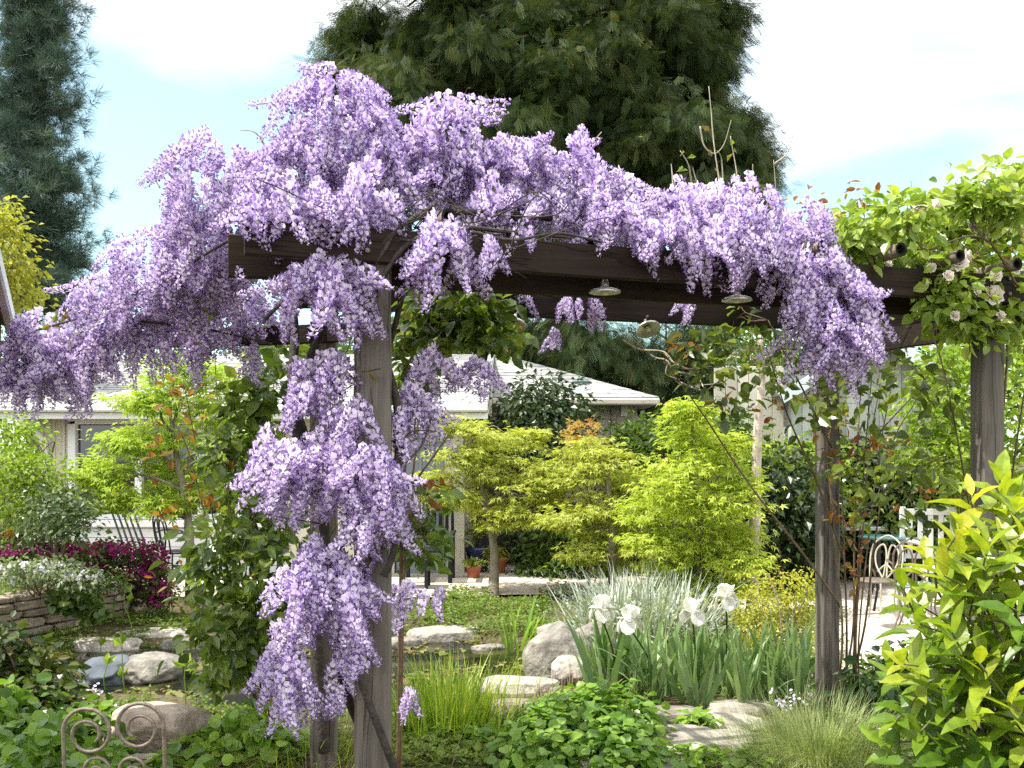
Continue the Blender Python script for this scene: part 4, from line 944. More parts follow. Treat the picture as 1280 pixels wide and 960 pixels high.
for x,y in ((-1.52,10.97),(-.98,10.97),(-1.52,11.27),(-.98,11.27)): wall('leg', [((x-.02,y-.02,.03),(x+.02,y+.02,.34))], M_slat, st_)
# reclining chair in front of the window
rc = thing('deck_chair', P(160,715,10.9)*arr(1,1,0), 'dark reclining deck chair leaning back in front of the house window', 'chair')
b = MB(); cr_ = world_loc(rc)
a_ = P(143,618,11.2); e_ = P(176,712,10.7)
for k in range(5): o_ = arr(.058*k-.10,.01*k,0); beam(b, a_+o_, e_+o_, .055, .022, .004, up=(.6,.5,.5))
part('backrest', b, M_slat, rc)
b = MB()
for k in range(5): o_ = arr(.052*k-.10,.02*k,0); beam(b, e_+o_, e_+o_+arr(.2,-.45,.06), .048, .022, .004, up=(0,0,1))
part('seat', b, M_slat, rc)
for o_ in (arr(-.12,0,0),arr(.14,.06,0)):
    for q in (e_+o_, e_+o_+arr(.18,-.42,.05)): b = MB(); tube(b,[q+arr(0,0,.02),q*arr(1,1,.5),q*arr(1,1,0)],.022,6); part('leg', b, M_slat, rc)
# black iron chair with looped back
def bistro(name, c, rz, lab, mat, seatmat, arms, group=None, back='loops', scl=1.0):
    t = thing(name, c, lab, 'chair', group); cs, sn = math.cos(rz), math.sin(rz)
    def q(x,y,z): return (c[0]+x*cs-y*sn, c[1]+x*sn+y*cs, c[2]+z)
    b = MB(); lathe(b, q(0,0,.44), [(.0001,0),(.18,-.004),(.2,.0),(.205,.012),(.19,.022),(.0001,.02)], 26); part('seat', b, seatmat, t, True)
    for x,y in ((-.14,-.14),(.14,-.14),(-.14,.14),(.14,.14)): tb(t,'leg',[[q(x,y,.44),q(x*1.05,y*1.05,.36),q(x*1.0,y*1.0,.2),q(x*1.45,y*1.45,0)]],.010,mat)
    P_=[[q(-.17,.17,.44),q(-.19,.21,.65),q(-.16,.24,.82),q(0,.26,.92),q(.16,.24,.82),q(.19,.21,.65),q(.17,.17,.44)]]
    if back == 'loops': P_ += [[q(s*.02,.18,.45),q(s*.12,.21,.6),q(s*.13,.235,.75),q(s*.05,.245,.82),q(s*.01,.235,.7),q(s*.02,.18,.45)] for s in (-1,1)]+[[q(-.10,.20,.52),q(0,.215,.60),q(.10,.20,.52)]]
    b = MB()
    for p in P_: tube(b, catmull([arr(*z) for z in p],7), .0095, 8)
    part('backrest', b, mat, t, True)
    if arms:
        for s in (-1,1): tb(t,'armrest',[[q(s*.185,.2,.66),q(s*.27,.08,.68),q(s*.29,-.1,.67),q(s*.26,-.2,.6),q(s*.22,-.15,.52),q(s*.19,-.08,.45)]],.009,mat)
    t.scale = (scl,)*3; return t
bistro('iron_chair', arr(-3.72,10.75,.03), 2.3, 'black wrought iron chair with looped back behind the purple flowers', M_iron, M_iron, True)
bistro('iron_chair', arr(3.22,8.5,.08), -.9, 'ivory iron bistro chair with round hoop back behind the rose stems', M_ivory, M_rusty, False, scl=.82)
bistro('iron_chair', arr(3.36,7.95,.10), 2.6, 'iron chair with curled arms and blue grey seat beside the citrus', M_rusty, M_seat, True, scl=.85)
t = thing('white_armchair', arr(4.02,9.0,.08), 'white metal armchair at the patio table behind the citrus bush', 'armchair')
c = arr(4.02,9.0,.08)
def q_(x,y,z): return (c[0]+x, c[1]+y, c[2]+z)
wall('seat', [(q_(-.25+.1*k,-.25,.40),q_(-.17+.1*k,.25,.425)) for k in range(5)], M_wmet, t)
for s in (-1,1):
    tb(t,'armrest',[[q_(s*.27,.25,.66),q_(s*.27,0,.67),q_(s*.27,-.22,.66),q_(s*.27,-.29,.58),q_(s*.27,-.29,.3)]],.024,M_wmet)
    tb(t,'leg',[[q_(s*.27,-.29,.3),q_(s*.27,-.29,.15),q_(s*.27,-.28,0)]],.022,M_wmet); tb(t,'leg',[[q_(s*.27,.25,.66),q_(s*.27,.27,.3),q_(s*.27,.30,0)]],.022,M_wmet)
wall('backrest', [(q_(-.27,.26,.45),q_(-.22,.30,.98)),(q_(.22,.26,.45),q_(.27,.30,.98)),(q_(-.22,.262,.90),(q_(.22,.298,.96)))]+[(q_(-.2+.1*k,.27,.5),q_(-.15+.1*k,.285,.9)) for k in range(4)]+[(q_(-.22,.262,.48),q_(.22,.298,.53))], M_wmet, t)
t = thing('patio_table', arr(3.66,9.35,.06), 'round teal glass patio table beyond the rose stems at right', 'table')
b = MB(); lathe(b, (3.66,9.35,.75), [(.0001,0),(.27,0),(.28,.008),(.27,.018),(.0001,.018)], 36); part('table_top', b, M_teal, t, True)
for a_ in range(4): tb(t,'leg',[[(3.66+.2*math.cos(a_*1.57+.6),9.35+.2*math.sin(a_*1.57+.6),.75),(3.66+.14*math.cos(a_*1.57+.6),9.35+.14*math.sin(a_*1.57+.6),.4),(3.66+.22*math.cos(a_*1.57+.6),9.35+.22*math.sin(a_*1.57+.6),.06)]],.013,M_iron)
t = thing('patio_table', arr(3.75,11.3,.03), 'rectangular grey metal table behind the golden bush and the thin post', 'table')
wall('table_top', [((3.25,10.95,.70),(4.25,11.65,.735))], solid('grey_blue_metal',(.20,.25,.26),(.28,.33,.34),rough=.4,metal=.2), t)
for x,y in ((3.3,11.0),(4.2,11.0),(3.3,11.6),(4.2,11.6)): wall('leg',[((x-.02,y-.02,.03),(x+.02,y+.02,.70))], M_iron, t)
# pots
M_terra = solid('terracotta',(.30,.09,.04),(.42,.15,.075),(8,8,8),rough=.8,bump=.1)
M_blue = solid('cobalt_glaze',(.008,.014,.07),(.014,.025,.12),(8,8,8),rough=.18,spec=.6)
M_potl = leaf_mat('pot_plant_leaf',[(0,(.10,.16,.02)),(.6,(.22,.26,.035)),(1,(.34,.30,.04))],.4)
def pot(px, py, r, h, mat, lab, leaves, rim=True, y=None):
    d = (CAMZ-.03)*F/(py-HOR); c = arr((px-CXP)/F*d, d, .03); t = thing('flower_pot', c, lab, 'plant pot')
    b = MB(); lathe(b, c, [(.0001,.0),(r*.68,0),(r*.94,h*.82),(r,h*.83),(r,h),(r*.88,h),(r*.85,h*.9),(.0001,h*.9)], 28); part('pot', b, mat, t, True)
    if leaves:
        l = MB(); crown(l, [(c+Z*(h+leaves*.45), arr(r*1.1,r*1.1,leaves*.55))], 14, 22, .07, .045, OVL, .6, .3, .6, .5, .6); part('foliage', l, M_potl, t)
        l = MB()
        for k in range(6): limb(l, c+Z*h*.88, c+Z*(h+leaves*.8)+rng.normal(size=3)*r*.5, .006, .003); 
        part('stem', l, M_vine, t)
pot(598,714,.17,.32,M_blue,'tall cobalt blue glazed pot with yellow green plant beside the house wall',.45)
pot(592,722,.10,.15,M_terra,'small terracotta pot standing in front of the blue pot',.05)
pot(622,716,.13,.20,M_terra,'terracotta pot right behind the maple trunk',.12)
# garden hose
M_hose = solid('dark_hose_rubber',(.012,.014,.016),(.02,.022,.024),rough=.45)
b = MB(); hp = [G(1015,985,.02),G(1030,968,.02),G(1050,955,.03),G(1075,948,.05),G(1100,949,.03),G(1125,958,.02),G(1150,972,.02)]; tube(b, catmull(hp,8), .014, 10); solo('garden_hose', b, M_hose, 'dark garden hose looping on the ground under the citrus bush', 'hose', smooth=True)
# ================================================================== plants
M_bark = solid('brown_bark',(.05,.035,.025),(.12,.09,.065),(12,12,3),rough=.95,bump=.7,bscale=40,c3=(.19,.15,.11))
M_redbark = solid('fibrous_red_bark',(.06,.03,.02),(.13,.075,.05),(9,9,1.2),rough=.95,bump=.8,bscale=18,c3=(.21,.14,.10))
M_mbark = solid('maple_bark',(.10,.085,.06),(.19,.165,.12),(14,14,5),rough=.9,bump=.4,bscale=50,c3=(.27,.24,.18))
M_pale = solid('pale_birch_bark',(.26,.21,.16),(.42,.36,.30),(10,10,22),rough=.85,bump=.3,bscale=50,c3=(.54,.49,.43))
M_cane = solid('rose_cane',(.05,.03,.018),(.12,.075,.04),(20,20,20),rough=.7,bump=.3,c3=(.13,.12,.05))
def gr(*st): return [(i/(len(st)-1), c) for i, c in enumerate(st)]
def bushy(name, lab, cat, blobs, mat, base, clumps, per, spread, size, tm, flat=.6, nlimb=8, bark=None, r0=.02, group=None, leafname='foliage', extra=None, **k):
    t = thing(name, base, lab, cat, group)
    l = MB(); C = crown(l, blobs, clumps, per, spread, size, tm, flat, **k); part(leafname, l, mat, t)
    if nlimb:
        b = MB(); base = np.asarray(base, float)
        for q in C[rng.permutation(len(C))[:nlimb]]: limb(b, base+rng.normal(size=3)*arr(r0*2,r0*2,0), q, r0*rng.uniform(.5,1), r0*.25, .12, 4, 5, .06)
        part('stem', b, bark or M_bark, t, True)
    return t
def tree(name, lab, trunk, blobs, mat, bark, r, clumps, per, spread, size, tm, flat=.5, twigs=60, group=None, branch_r=.3, crownname='crown', **k):
    t = thing(name, arr(*trunk[0])*arr(1,1,0)+Z*gz(trunk[0][0],trunk[0][1]), lab, 'tree', group)
    tp = catmull([arr(*q) for q in trunk],6); b = MB(); tube(b, tp, np.linspace(r, r*.45, len(tp)), 10, .05)
    l = MB()
    for c, rr in blobs:
        q = tp[max(1,int(len(tp)*.25)):]; w_ = np.linalg.norm(q-(c-Z*rr[2]*1.2), axis=1); s = q[int(np.argmin(w_+np.maximum(0,q[:,2]-c[2]+.1)*3))]
        limb(b, s, c, r*branch_r, r*branch_r*.35, .12, 5, 6, .08)
    C = crown(l, blobs, clumps, per, spread, size, tm, flat, **k)
    bc = np.array([c for c,_ in blobs])
    for q in C[rng.permutation(len(C))[:twigs]]:
        s = bc[int(np.argmin(np.linalg.norm(bc-q,axis=1)))]; limb(b, s, q, r*branch_r*.4, r*.03, .05, 3, 4, .1)
    part('trunk', b, bark, t, True); part(crownname, l, mat, t); return t
# ---- Japanese maples
M_map1 = leaf_mat('maple_leaf_green', gr((.23,.33,.03),(.36,.47,.05),(.50,.58,.11)), .5, .5, (1.2,1.25,.6))
M_map2 = leaf_mat('maple_leaf_yellow', gr((.25,.31,.035),(.41,.46,.075),(.57,.60,.17)), .5, .5, (1.15,1.15,.6))
M_map3 = leaf_mat('maple_leaf_lime', gr((.26,.34,.03),(.42,.51,.06),(.57,.60,.14)), .5, .5, (1.15,1.2,.6))
def BL(d, items, jit=.35, dep=1.0): return [blob(x,y,d+rng.uniform(-jit,jit),rx,ry,dep) for x,y,rx,ry in items]
mk = dict(up=1.0, out=.25, jit=.35, droop=.35, shell=.35)
tree('japanese_maple','green japanese maple standing before the house window at left', [G(236,752),P(238,700,8.8),P(234,640,8.8),P(225,590,8.8),P(215,540,8.8)],
     BL(8.8,[(215,462,38,20),(262,470,45,22),(182,498,30,18),(225,510,55,26),(285,515,40,28),(158,548,24,14),(190,555,50,26),(250,560,52,28),(300,565,36,30),(120,592,34,18),(165,600,45,20),(225,605,50,24),(280,610,40,26),(150,628,26,12),(205,632,36,14)]), M_map1, M_mbark, .05, 16, 30, .17, .062, MAP, .28, **mk)
tree('japanese_maple','yellow leaved japanese maple with forked trunk beside the pots', [G(616,748),P(618,715,10.8),P(618,690,10.8),P(612,650,10.8),P(600,600,10.8)],
     BL(10.8,[(560,532,30,16),(600,540,48,20),(640,575,50,22),(565,575,34,18),(605,590,46,20),(680,590,40,22),(700,620,44,18),(650,620,48,20),(590,628,34,14),(560,625,26,12),(630,650,44,14),(675,650,34,12),(545,600,22,14),(660,548,18,12),(715,580,30,20)]), M_map2, M_mbark, .065, 15, 26, .16, .066, MAP, .26, **mk)
tree('japanese_maple','yellow japanese maple before the beige wall, between the forked and the lime one', [G(765,745),P(765,700,10.2),P(764,650,10.2),P(760,600,10.2)],
     BL(10.2,[(733,560,26,20),(765,575,36,18),(742,598,34,20),(790,602,38,20),(760,632,44,20),(800,640,34,18),(735,655,32,18),(780,668,42,16),(705,645,30,16),(770,700,36,14),(810,690,30,14),(700,600,26,14),(820,610,24,16),(730,690,26,12)]), M_map2, M_mbark, .05, 15, 26, .16, .062, MAP, .26, **mk)
tree('japanese_maple','lime green japanese maple right of the centre, beside the slim pale trunk', [G(872,768),P(872,740,8.9),P(876,690,8.9),P(872,630,8.9),P(868,560,8.9)],
     BL(8.9,[(862,515,16,16),(866,548,28,18),(905,560,34,18),(850,580,38,20),(900,595,40,22),(835,612,36,18),(880,630,44,22),(925,625,24,24),(830,650,34,18),(870,668,40,20),(912,668,36,20),(895,700,42,18),(885,722,36,12),(930,705,22,14),(815,680,26,14),(872,738,36,14),(845,712,30,14),(905,738,24,12),(800,640,24,14),(865,700,36,16)]), M_map3, M_mbark, .055, 16, 30, .17, .062, MAP, .26, **mk)
M_rtip = leaf_mat('maple_red_tip', gr((.30,.20,.06),(.42,.30,.08),(.40,.16,.06)), .5)
bushy('shrub','pink tipped young maple shoots in front of the beige house wall','shrub', BL(11.2,[(728,540,20,16),(738,565,20,14)]), M_rtip, G(735,735), 10, 14, .14, .07, MAP, .4, 6, r0=.012, up=.8, out=.3, jit=.5)
# ---- incense cedar
M_ced = leaf_mat('cedar_spray', gr((.014,.032,.011),(.032,.058,.018),(.07,.10,.03),(.14,.145,.045)), .25, .6, (1.3,1.3,.6), .2)
ct = thing('cedar_tree', P(692,600,18.5)*arr(1,1,0), 'huge dark drooping cedar tree towering behind the pergola', 'tree')
b = MB()
for pts, r in [([(690,660,18.5),(692,560,18.5),(694,480,18.5),(705,380,18.5),(715,250,18.5),(722,120,18.5),(726,-20,18.5),(730,-150,18.5)],.42),([(715,300,18.5),(745,220,18.7),(765,140,18.8),(775,20,18.9),(780,-100,19)],.22),([(705,330,18.5),(660,230,18.2),(640,120,18.1),(630,0,18)],.2),([(700,360,18.5),(790,300,18.6),(850,220,18.8),(880,100,19)],.17)]:
    tube(b, catmull([P(*q) for q in pts],6), np.linspace(r, r*.5, (len(pts)-1)*6+1), 10, .06)
outl = [(510,-120),(470,10),(452,50),(440,100),(490,150),(520,200),(600,270),(700,300),(820,300),(925,270),(930,200),(890,150),(865,110),(880,60),(880,-20),(850,-120)]
pts = in_poly(outl, 135); bl=[]
for q in pts: bl.append(blob(q[0],q[1],18.5+rng.uniform(-2.6,2.6),rng.uniform(28,58),rng.uniform(11,20),1.0))
for q in [(425,88,20,9),(440,60,18,9),(435,104,16,8),(462,20,22,10),(452,40,18,9),(902,15,16,10),(896,45,18,9),(888,80,18,10),(878,115,14,10),(925,172,22,10),(936,195,14,9),(930,217,20,11),(910,240,28,12),(918,150,12,8),(460,120,26,20),(505,160,24,22)]: bl.append(blob(q[0],q[1],18.5,q[2],q[3],1))
for q in [(650,425,40,22),(740,430,50,26),(800,450,50,34),(860,470,40,40),(830,500,44,36),(770,470,34,30),(640,450,26,18),(700,415,60,20),(870,430,40,30),(900,500,24,34),(845,530,22,20),(590,405,30,16)]: bl.append(blob(q[0],q[1],17.2+rng.uniform(-.8,.8),q[2],q[3],1))
for q in in_poly([(430,-330),(900,-330),(930,-100),(430,-100)],24): bl.append(blob(q[0],q[1],18.5+rng.uniform(-2,2),55,45,1))
l = MB(); tr = np.array([P(700,y,18.5) for y in range(-200,480,20)])
for q in [(690,20),(720,70),(740,-10),(670,90),(760,60),(650,20),(800,20),(705,140),(600,60),(780,120)]: bl.append(blob(q[0],q[1],16.6+rng.uniform(-.5,.5),50,20,.8))
C = crown(l, bl, 22, 30, .34, .33, FRO, .7, shell=.2, up=.15, out=.5, jit=.5, droop=1.1)
for c, r in bl:
    s = tr[int(np.argmin(np.linalg.norm(tr-(c+arr(0,0,.8)),axis=1)))]; limb(b, s, s+(c-s)*.8, .06, .02, .10, 5, 6, .05)
for q in C[rng.permutation(len(C))[:260]]: limb(b, q+rng.normal(size=3)*.25+Z*.1, q, .014, .006, .1, 3, 4, .1)
part('trunk', b, M_redbark, ct, True); part('crown', l, M_ced, ct)
# ---- pine
M_pine = leaf_mat('pine_needle', gr((.034,.065,.048),(.06,.105,.075),(.115,.165,.105)), .15, .5, (1.1,1.2,.8), .35)
pt_ = thing('pine_tree', P(38,800,27)*arr(1,1,0), 'tall dark blue green pine at the left behind the house', 'tree')
b = MB(); tz = np.linspace(0,21,30); tube(b, np.column_stack([np.interp(tz,[0,21],[-13.5,-13.2])+.08*np.sin(tz),27+0*tz,tz]), np.linspace(.26,.05,30), 10, .05)
l = MB(); tc_=[]; td_=[]
for z in np.arange(5.6,20.5,.36):
    for _ in range(4):
        a_ = rng.uniform(0,6.28); Ln = rng.uniform(.7,1.85)*float(np.interp(z,[5,10,14,20],[.9,.86,.5,.2])); s = arr(-13.4,27,z); e = s+arr(math.cos(a_)*Ln, math.sin(a_)*Ln, Ln*rng.uniform(.0,.35))
        p_ = limb(b, s, e, .035, .014, -.05, 4, 5, .05)
        for f in np.linspace(.35,1,5):
            q = p_[min(len(p_)-1,int(f*(len(p_)-1)))]; m = 4 if f < .99 else 8
            q2 = q+rng.normal(size=(m,3))*arr(.24,.24,.16)*(.6+.6*f); tc_.append(q2); td_.append(unit(q2-s+Z*.5))
tc_ = np.concatenate(tc_); td_ = np.concatenate(td_); k_ = 5; pos = np.repeat(tc_,k_,0)+rng.normal(size=(len(tc_)*k_,3))*.05; ax = unit(np.repeat(td_,k_,0)+rng.normal(size=(len(pos),3))*.75)
inst(l, NEE, pos, ax, unit(rng.normal(size=pos.shape)), .36*rng.uniform(.7,1.2,len(pos)), np.clip(np.repeat(rng.random(len(tc_)),k_)*.6+rng.random(len(pos))*.4,0,1))
part('trunk', b, M_bark, pt_, True); part('crown', l, M_pine, pt_)
# ---- other background trees and hedges
M_yel = leaf_mat('yellow_tree_leaf', gr((.23,.22,.03),(.36,.36,.05),(.46,.46,.09)), .45)
tree('yellow_tree','small yellow leaved tree in front of the pine at the left edge', [P(-20,690,13),P(-15,560,13),P(-5,400,13),P(0,330,13)], BL(13,[(-6,265,12,16),(4,300,18,20),(-8,320,22,22),(14,335,16,14),(2,365,28,16),(26,370,14,8),(-20,300,30,40),(-30,370,30,40)]), M_yel, M_bark, .08, 14, 22, .24, .10, OVL, .6, 30, up=.6, out=.4, jit=.5)
M_far = leaf_mat('far_tree_leaf', gr((.05,.08,.018),(.10,.15,.035),(.18,.23,.06)), .35)
M_dk = leaf_mat('dark_hedge_leaf', gr((.012,.026,.008),(.028,.052,.013),(.06,.095,.022)), .25, .35, (1.2,1.3,.6), .5)
M_md = leaf_mat('mid_green_leaf', gr((.035,.065,.012),(.07,.12,.02),(.13,.19,.03)), .4, .4)
M_br = leaf_mat('bright_green_leaf', gr((.11,.19,.02),(.21,.31,.035),(.34,.42,.07)), .5, .45)
for i,(x0,y0,d,w_,h_,lab) in enumerate([(610,430,26,90,40,'pale green tree seen over the roof left of the cedar trunk'),(300,470,27,150,26,'far green tree above the house roof behind the left maple'),(470,450,30,80,40,'far pale tree behind the main post'),(940,480,24,90,60,'green tree behind the cedar skirts and the pale slim trunk'),(1050,470,26,90,50,'far tree behind the board fence'),(1210,470,21,90,70,'tall green tree to the right behind the shed'),(-70,520,20,110,120,'green tree beside the house at the left edge'),(790,560,24,70,50,'green tree behind the white cabin')]):
    c, r = blob(x0,y0,d,w_,h_,.8); tr_ = [arr(c[0],c[1],0),arr(c[0]+.1,c[1],c[2]*.6),c]
    bb = [(c+rng.normal(size=3)*r*arr(.55,.55,.5), r*rng.uniform(.35,.6)) for _ in range(9)]
    tree('garden_tree', lab, tr_, bb, [M_far,M_md][i%2], M_bark, .14, 12, 26, .55, .20, OVL, .7, 20, 'trees behind the houses', up=.5, out=.5, jit=.6, shell=.3)
kk = dict(up=.5, out=.6, jit=.55, shell=.45)
bushy('shrub','tall dark green climbing shrub on the house wall beside the cedar trunk','shrub', BL(13,[(680,492,30,22),(655,520,38,26),(695,525,32,28),(640,545,24,20),(670,560,34,22)]), M_dk, G(672,708), 22, 30, .3, .10, OVL, .7, 12, r0=.04, **kk)
for px,py,d,rx,ry,m,lab in [(690,668,13.6,50,34,M_dk,'dark evergreen shrub in the shaded recess right of the pots'),(735,690,12.6,36,24,M_md,'green bush at the patio edge beneath the yellow maple'),(985,645,10.6,60,54,M_dk,'broad dark hedge shrub between the slim pale trunk and the thin post'),(920,600,13.4,50,50,M_dk,'dark shrub filling the gap behind the lime maple'),(1115,640,12.0,64,56,M_dk,'dark shrub behind the rose stems and patio chairs'),(1170,625,11.6,46,40,M_md,'mid green shrub before the shed wall'),(1060,590,12.0,40,26,M_dk,'leafy shrub beneath the cream fence'),(995,585,11.4,44,26,M_br,'bright green shrub under the cream fence beside the slim trunk'),(870,545,12.0,40,34,M_md,'upright green shrub behind the lime maple top'),(800,575,13,30,24,M_md,'green shrub under the downspout of the beige wall'),(700,720,12.4,34,10,M_md,'low green clump on the patio border under the forked maple')]:
    c, r = blob(px,py,d,rx,ry,.9); bb = [(c+rng.normal(size=3)*r*.5, r*rng.uniform(.4,.65)) for _ in range(8)]
    bb += [(arr(c[0]+rng.normal()*r[0]*.5,c[1],max(.2,c[2]-r[2]*1.0)), arr(r[0]*.6,r[0]*.5,.45)) for _ in range(4)]
    bushy('shrub', lab, 'shrub', bb, m, arr(c[0],c[1],0), 16, 26, .28, .10, OVL, .7, 10, r0=.03, **kk)
bushy('shrub','bright sunlit leafy shrub behind the right hand post','shrub', BL(9.2,[(1185,470,28,26),(1170,505,30,24),(1215,440,24,22),(1270,450,40,40),(1205,520,36,30),(1265,520,40,40),(1195,570,34,30),(1280,580,50,40),(1230,600,34,28),(1160,560,18,22)]), M_br, arr(4.7,9.2,0), 18, 26, .22, .085, OVL, .6, 14, r0=.025, **kk)
bushy('strappy_plant','dark arching strap leaved plant at the hedge foot left of the thin post','plant', [], M_dk, G(1003,728), 1,1,.1,.1,OVL,.5,0) if False else None
sb = MB(); c = G(1000,722); bb_ = c+rng.normal(size=(90,3))*arr(.16,.16,0); blades(sb, bb_, 1.0, .55, BLD[2:], rlo=.3, rhi=1, outc=c); solo('strap_leaved_plant', sb, M_dk, 'dark arching strap leaved plant at the hedge foot left of the thin post', 'plant')
# slim pale trunk
tree('slim_tree','slim pale barked young tree rising behind the iris bed', [G(940,775),P(941,700,9.0),P(945,620,9.0),P(947,540,9.0),P(952,480,9.0),P(950,420,9.0)], BL(9.0,[(940,415,36,26),(975,440,34,24),(915,445,24,18)],.3), M_md, M_pale, .062, 9, 14, .16, .07, OVL, .7, 18, branch_r=.25, up=.4, out=.4, jit=.7)
# ---- left bed
bushy('shrub','yellow green shrub filling the left edge beside the house corner','shrub', BL(8.7,[(15,545,26,22),(5,580,30,26),(40,590,32,26),(60,625,22,20),(15,625,36,30),(40,655,32,22)]), M_br, G(25,735,.0), 22, 26, .16, .055, OVL, .6, 12, r0=.02, **kk)
M_var = leaf_mat('variegated_leaf', gr((.03,.06,.018),(.06,.10,.03),(.30,.33,.22)), .3, .3)
bushy('shrub','dark variegated rose shrub with pale edged leaves above the flower bed','shrub', BL(8.2,[(75,630,28,18),(60,650,34,20),(92,655,22,16),(60,675,26,12)]), M_var, P(75,705,8.2), 16, 24, .14, .06, OVL, .6, 8, r0=.012, **kk)
M_mag = leaf_mat('magenta_petal', gr((.16,.006,.07),(.30,.018,.15),(.42,.06,.26)), .35, .6, (1.1,.9,1.0), .2)
M_gg = leaf_mat('grey_green_leaf', gr((.10,.14,.07),(.18,.23,.12),(.28,.33,.20)), .35)
M_orange = leaf_mat('orange_petal', gr((.55,.16,.02),(.65,.28,.04)), .3)
M_lilac = leaf_mat('pale_lilac_petal', gr((.42,.38,.62),(.62,.58,.75),(.75,.72,.80)), .3)
M_whitep = leaf_mat('white_petal', gr((.78,.77,.70),(.86,.86,.82)), .35, .5, (1,1,.95), .2)
def flowering(name, lab, blobs, leafm, petm, base, clumps=20, size=.035, nf=60, fsize=.03, cat='flowers', group=None):
    t = thing(name, base, lab, cat, group); l = MB(); crown(l, blobs, clumps, 24, .09, size, OVL+DIA, .6, up=.6, out=.5, jit=.5, shell=.3); part('foliage', l, leafm, t)
    f = MB()
    for c, r in blobs:
        u = sph(nf); u[:,2] = np.abs(u[:,2])*.9+rng.uniform(-.35,.1,nf); u[:,1] -= .25; q = c+unit(u)*r*rng.uniform(.85,1.12,(nf,1))
        for _ in range(4):
            inst(f, ROUND, q+rng.normal(size=q.shape)*fsize*.3, unit(rng.normal(size=q.shape)+Z*.2), unit(unit(u)+rng.normal(size=q.shape)*.4), fsize*rng.uniform(.6,1.1,nf), rng.random(nf))
    part('blossom', f, petm, t); 
    b = MB(); 
    for c, r in blobs:
        for _ in range(3): limb(b, np.asarray(base)+rng.normal(size=3)*arr(.05,.05,0), c+rng.normal(size=3)*r*.4, .006, .003, .1, 3, 4)
    part('stem', b, M_cane, t)
    return t
flowering('flowering_shrub','mound of magenta flowers spilling over the end of the stone wall', BL(9.2,[(130,690,30,13),(160,692,36,16),(185,700,24,20),(115,705,34,15),(90,698,26,12),(195,725,20,24),(160,718,40,18),(200,750,14,22),(175,745,26,22)],.2), M_md, M_mag, P(170,740,9.3), 16, .05, 62, .036)
flowering('flowering_shrub','thin drift of magenta flowers at the left behind the stone wall', BL(8.6,[(25,690,26,10),(60,690,24,10),(95,692,22,10),(5,695,18,9)],.2), M_md, M_mag, P(50,712,8.6), 12, .045, 40, .034)
flowering('garden_flowers','small orange flowers at the left edge beneath the yellow green shrub', BL(8.7,[(22,668,18,10),(45,672,12,7)],.2), M_md, M_orange, P(30,690,8.7), 10, .04, 26, .04)
flowering('garden_flowers','pale lilac and white flowers in the front of the raised bed', BL(7.9,[(35,710,34,9),(70,712,28,9),(20,722,26,10),(100,722,24,8)],.2), M_gg, M_lilac, P(50,745,7.9), 18, .045, 16, .03)
flowering('garden_flowers','green foliage with few white flowers along the top of the wall', BL(8.3,[(110,735,24,8),(140,728,20,8),(75,738,26,9)],.2), M_md, M_whitep, P(110,748,8.4), 14, .04, 5, .03)
bushy('trailing_plant','leafy plant trailing down the face of the stone wall','plant', BL(7.85,[(85,750,16,6),(100,756,18,9),(112,762,10,10)],.1,.3), M_md, P(90,752,7.95), 16, 16, .07, .06, ROUND, .6, 4, r0=.006, up=.4, out=.7, jit=.4)
# ---- near left dark bush and ivy
M_hyd = leaf_mat('dark_bush_leaf', gr((.018,.032,.008),(.04,.07,.014),(.10,.13,.025),(.13,.07,.03)), .3, .35)
bushy('shrub','dark leafy bush with reddish tips in the near left, below the stone wall','shrub', BL(5.3,[(0,815,22,18),(45,845,26,18),(20,840,40,30),(25,880,50,30),(60,890,26,20)],.2), M_hyd, arr(-2.65,5.3,0), 22, 16, .12, .075, OV, .7, 14, r0=.012, **kk)
M_ivy = leaf_mat('ivy_leaf', gr((.04,.09,.015),(.10,.20,.025),(.20,.33,.04),(.32,.44,.07)), .4, .3, spec=.5)
ivb = [(c_,r_) for c_,r_ in [(G(x,y)+Z*h*.5, arr(.26,.24,h)) for x,y,h in [(20,985,.22),(80,970,.16),(60,1020,.22),(190,1010,.12),(-30,960,.3),(20,945,.24),(100,935,.14),(150,1040,.16)]]]
bushy('ivy','bright ivy like ground plant around the iron chair in the near left corner','plant', ivb, M_ivy, G(80,975), 32, 13, .10, .068, ROUND, .6, 8, r0=.006, up=.6, out=.5, jit=.45, shell=.6)
bushy('leafy_plant','low bright leafed plant right of the sandstone block','plant', [(G(x,y)+Z*.06, arr(.16,.14,.10)) for x,y in [(285,945),(310,940),(340,945),(300,925)]], M_ivy, G(295,945), 18, 11, .08, .075, ROUND, .6, 4, r0=.005, rlo=.3, up=.6, out=.5, jit=.45)
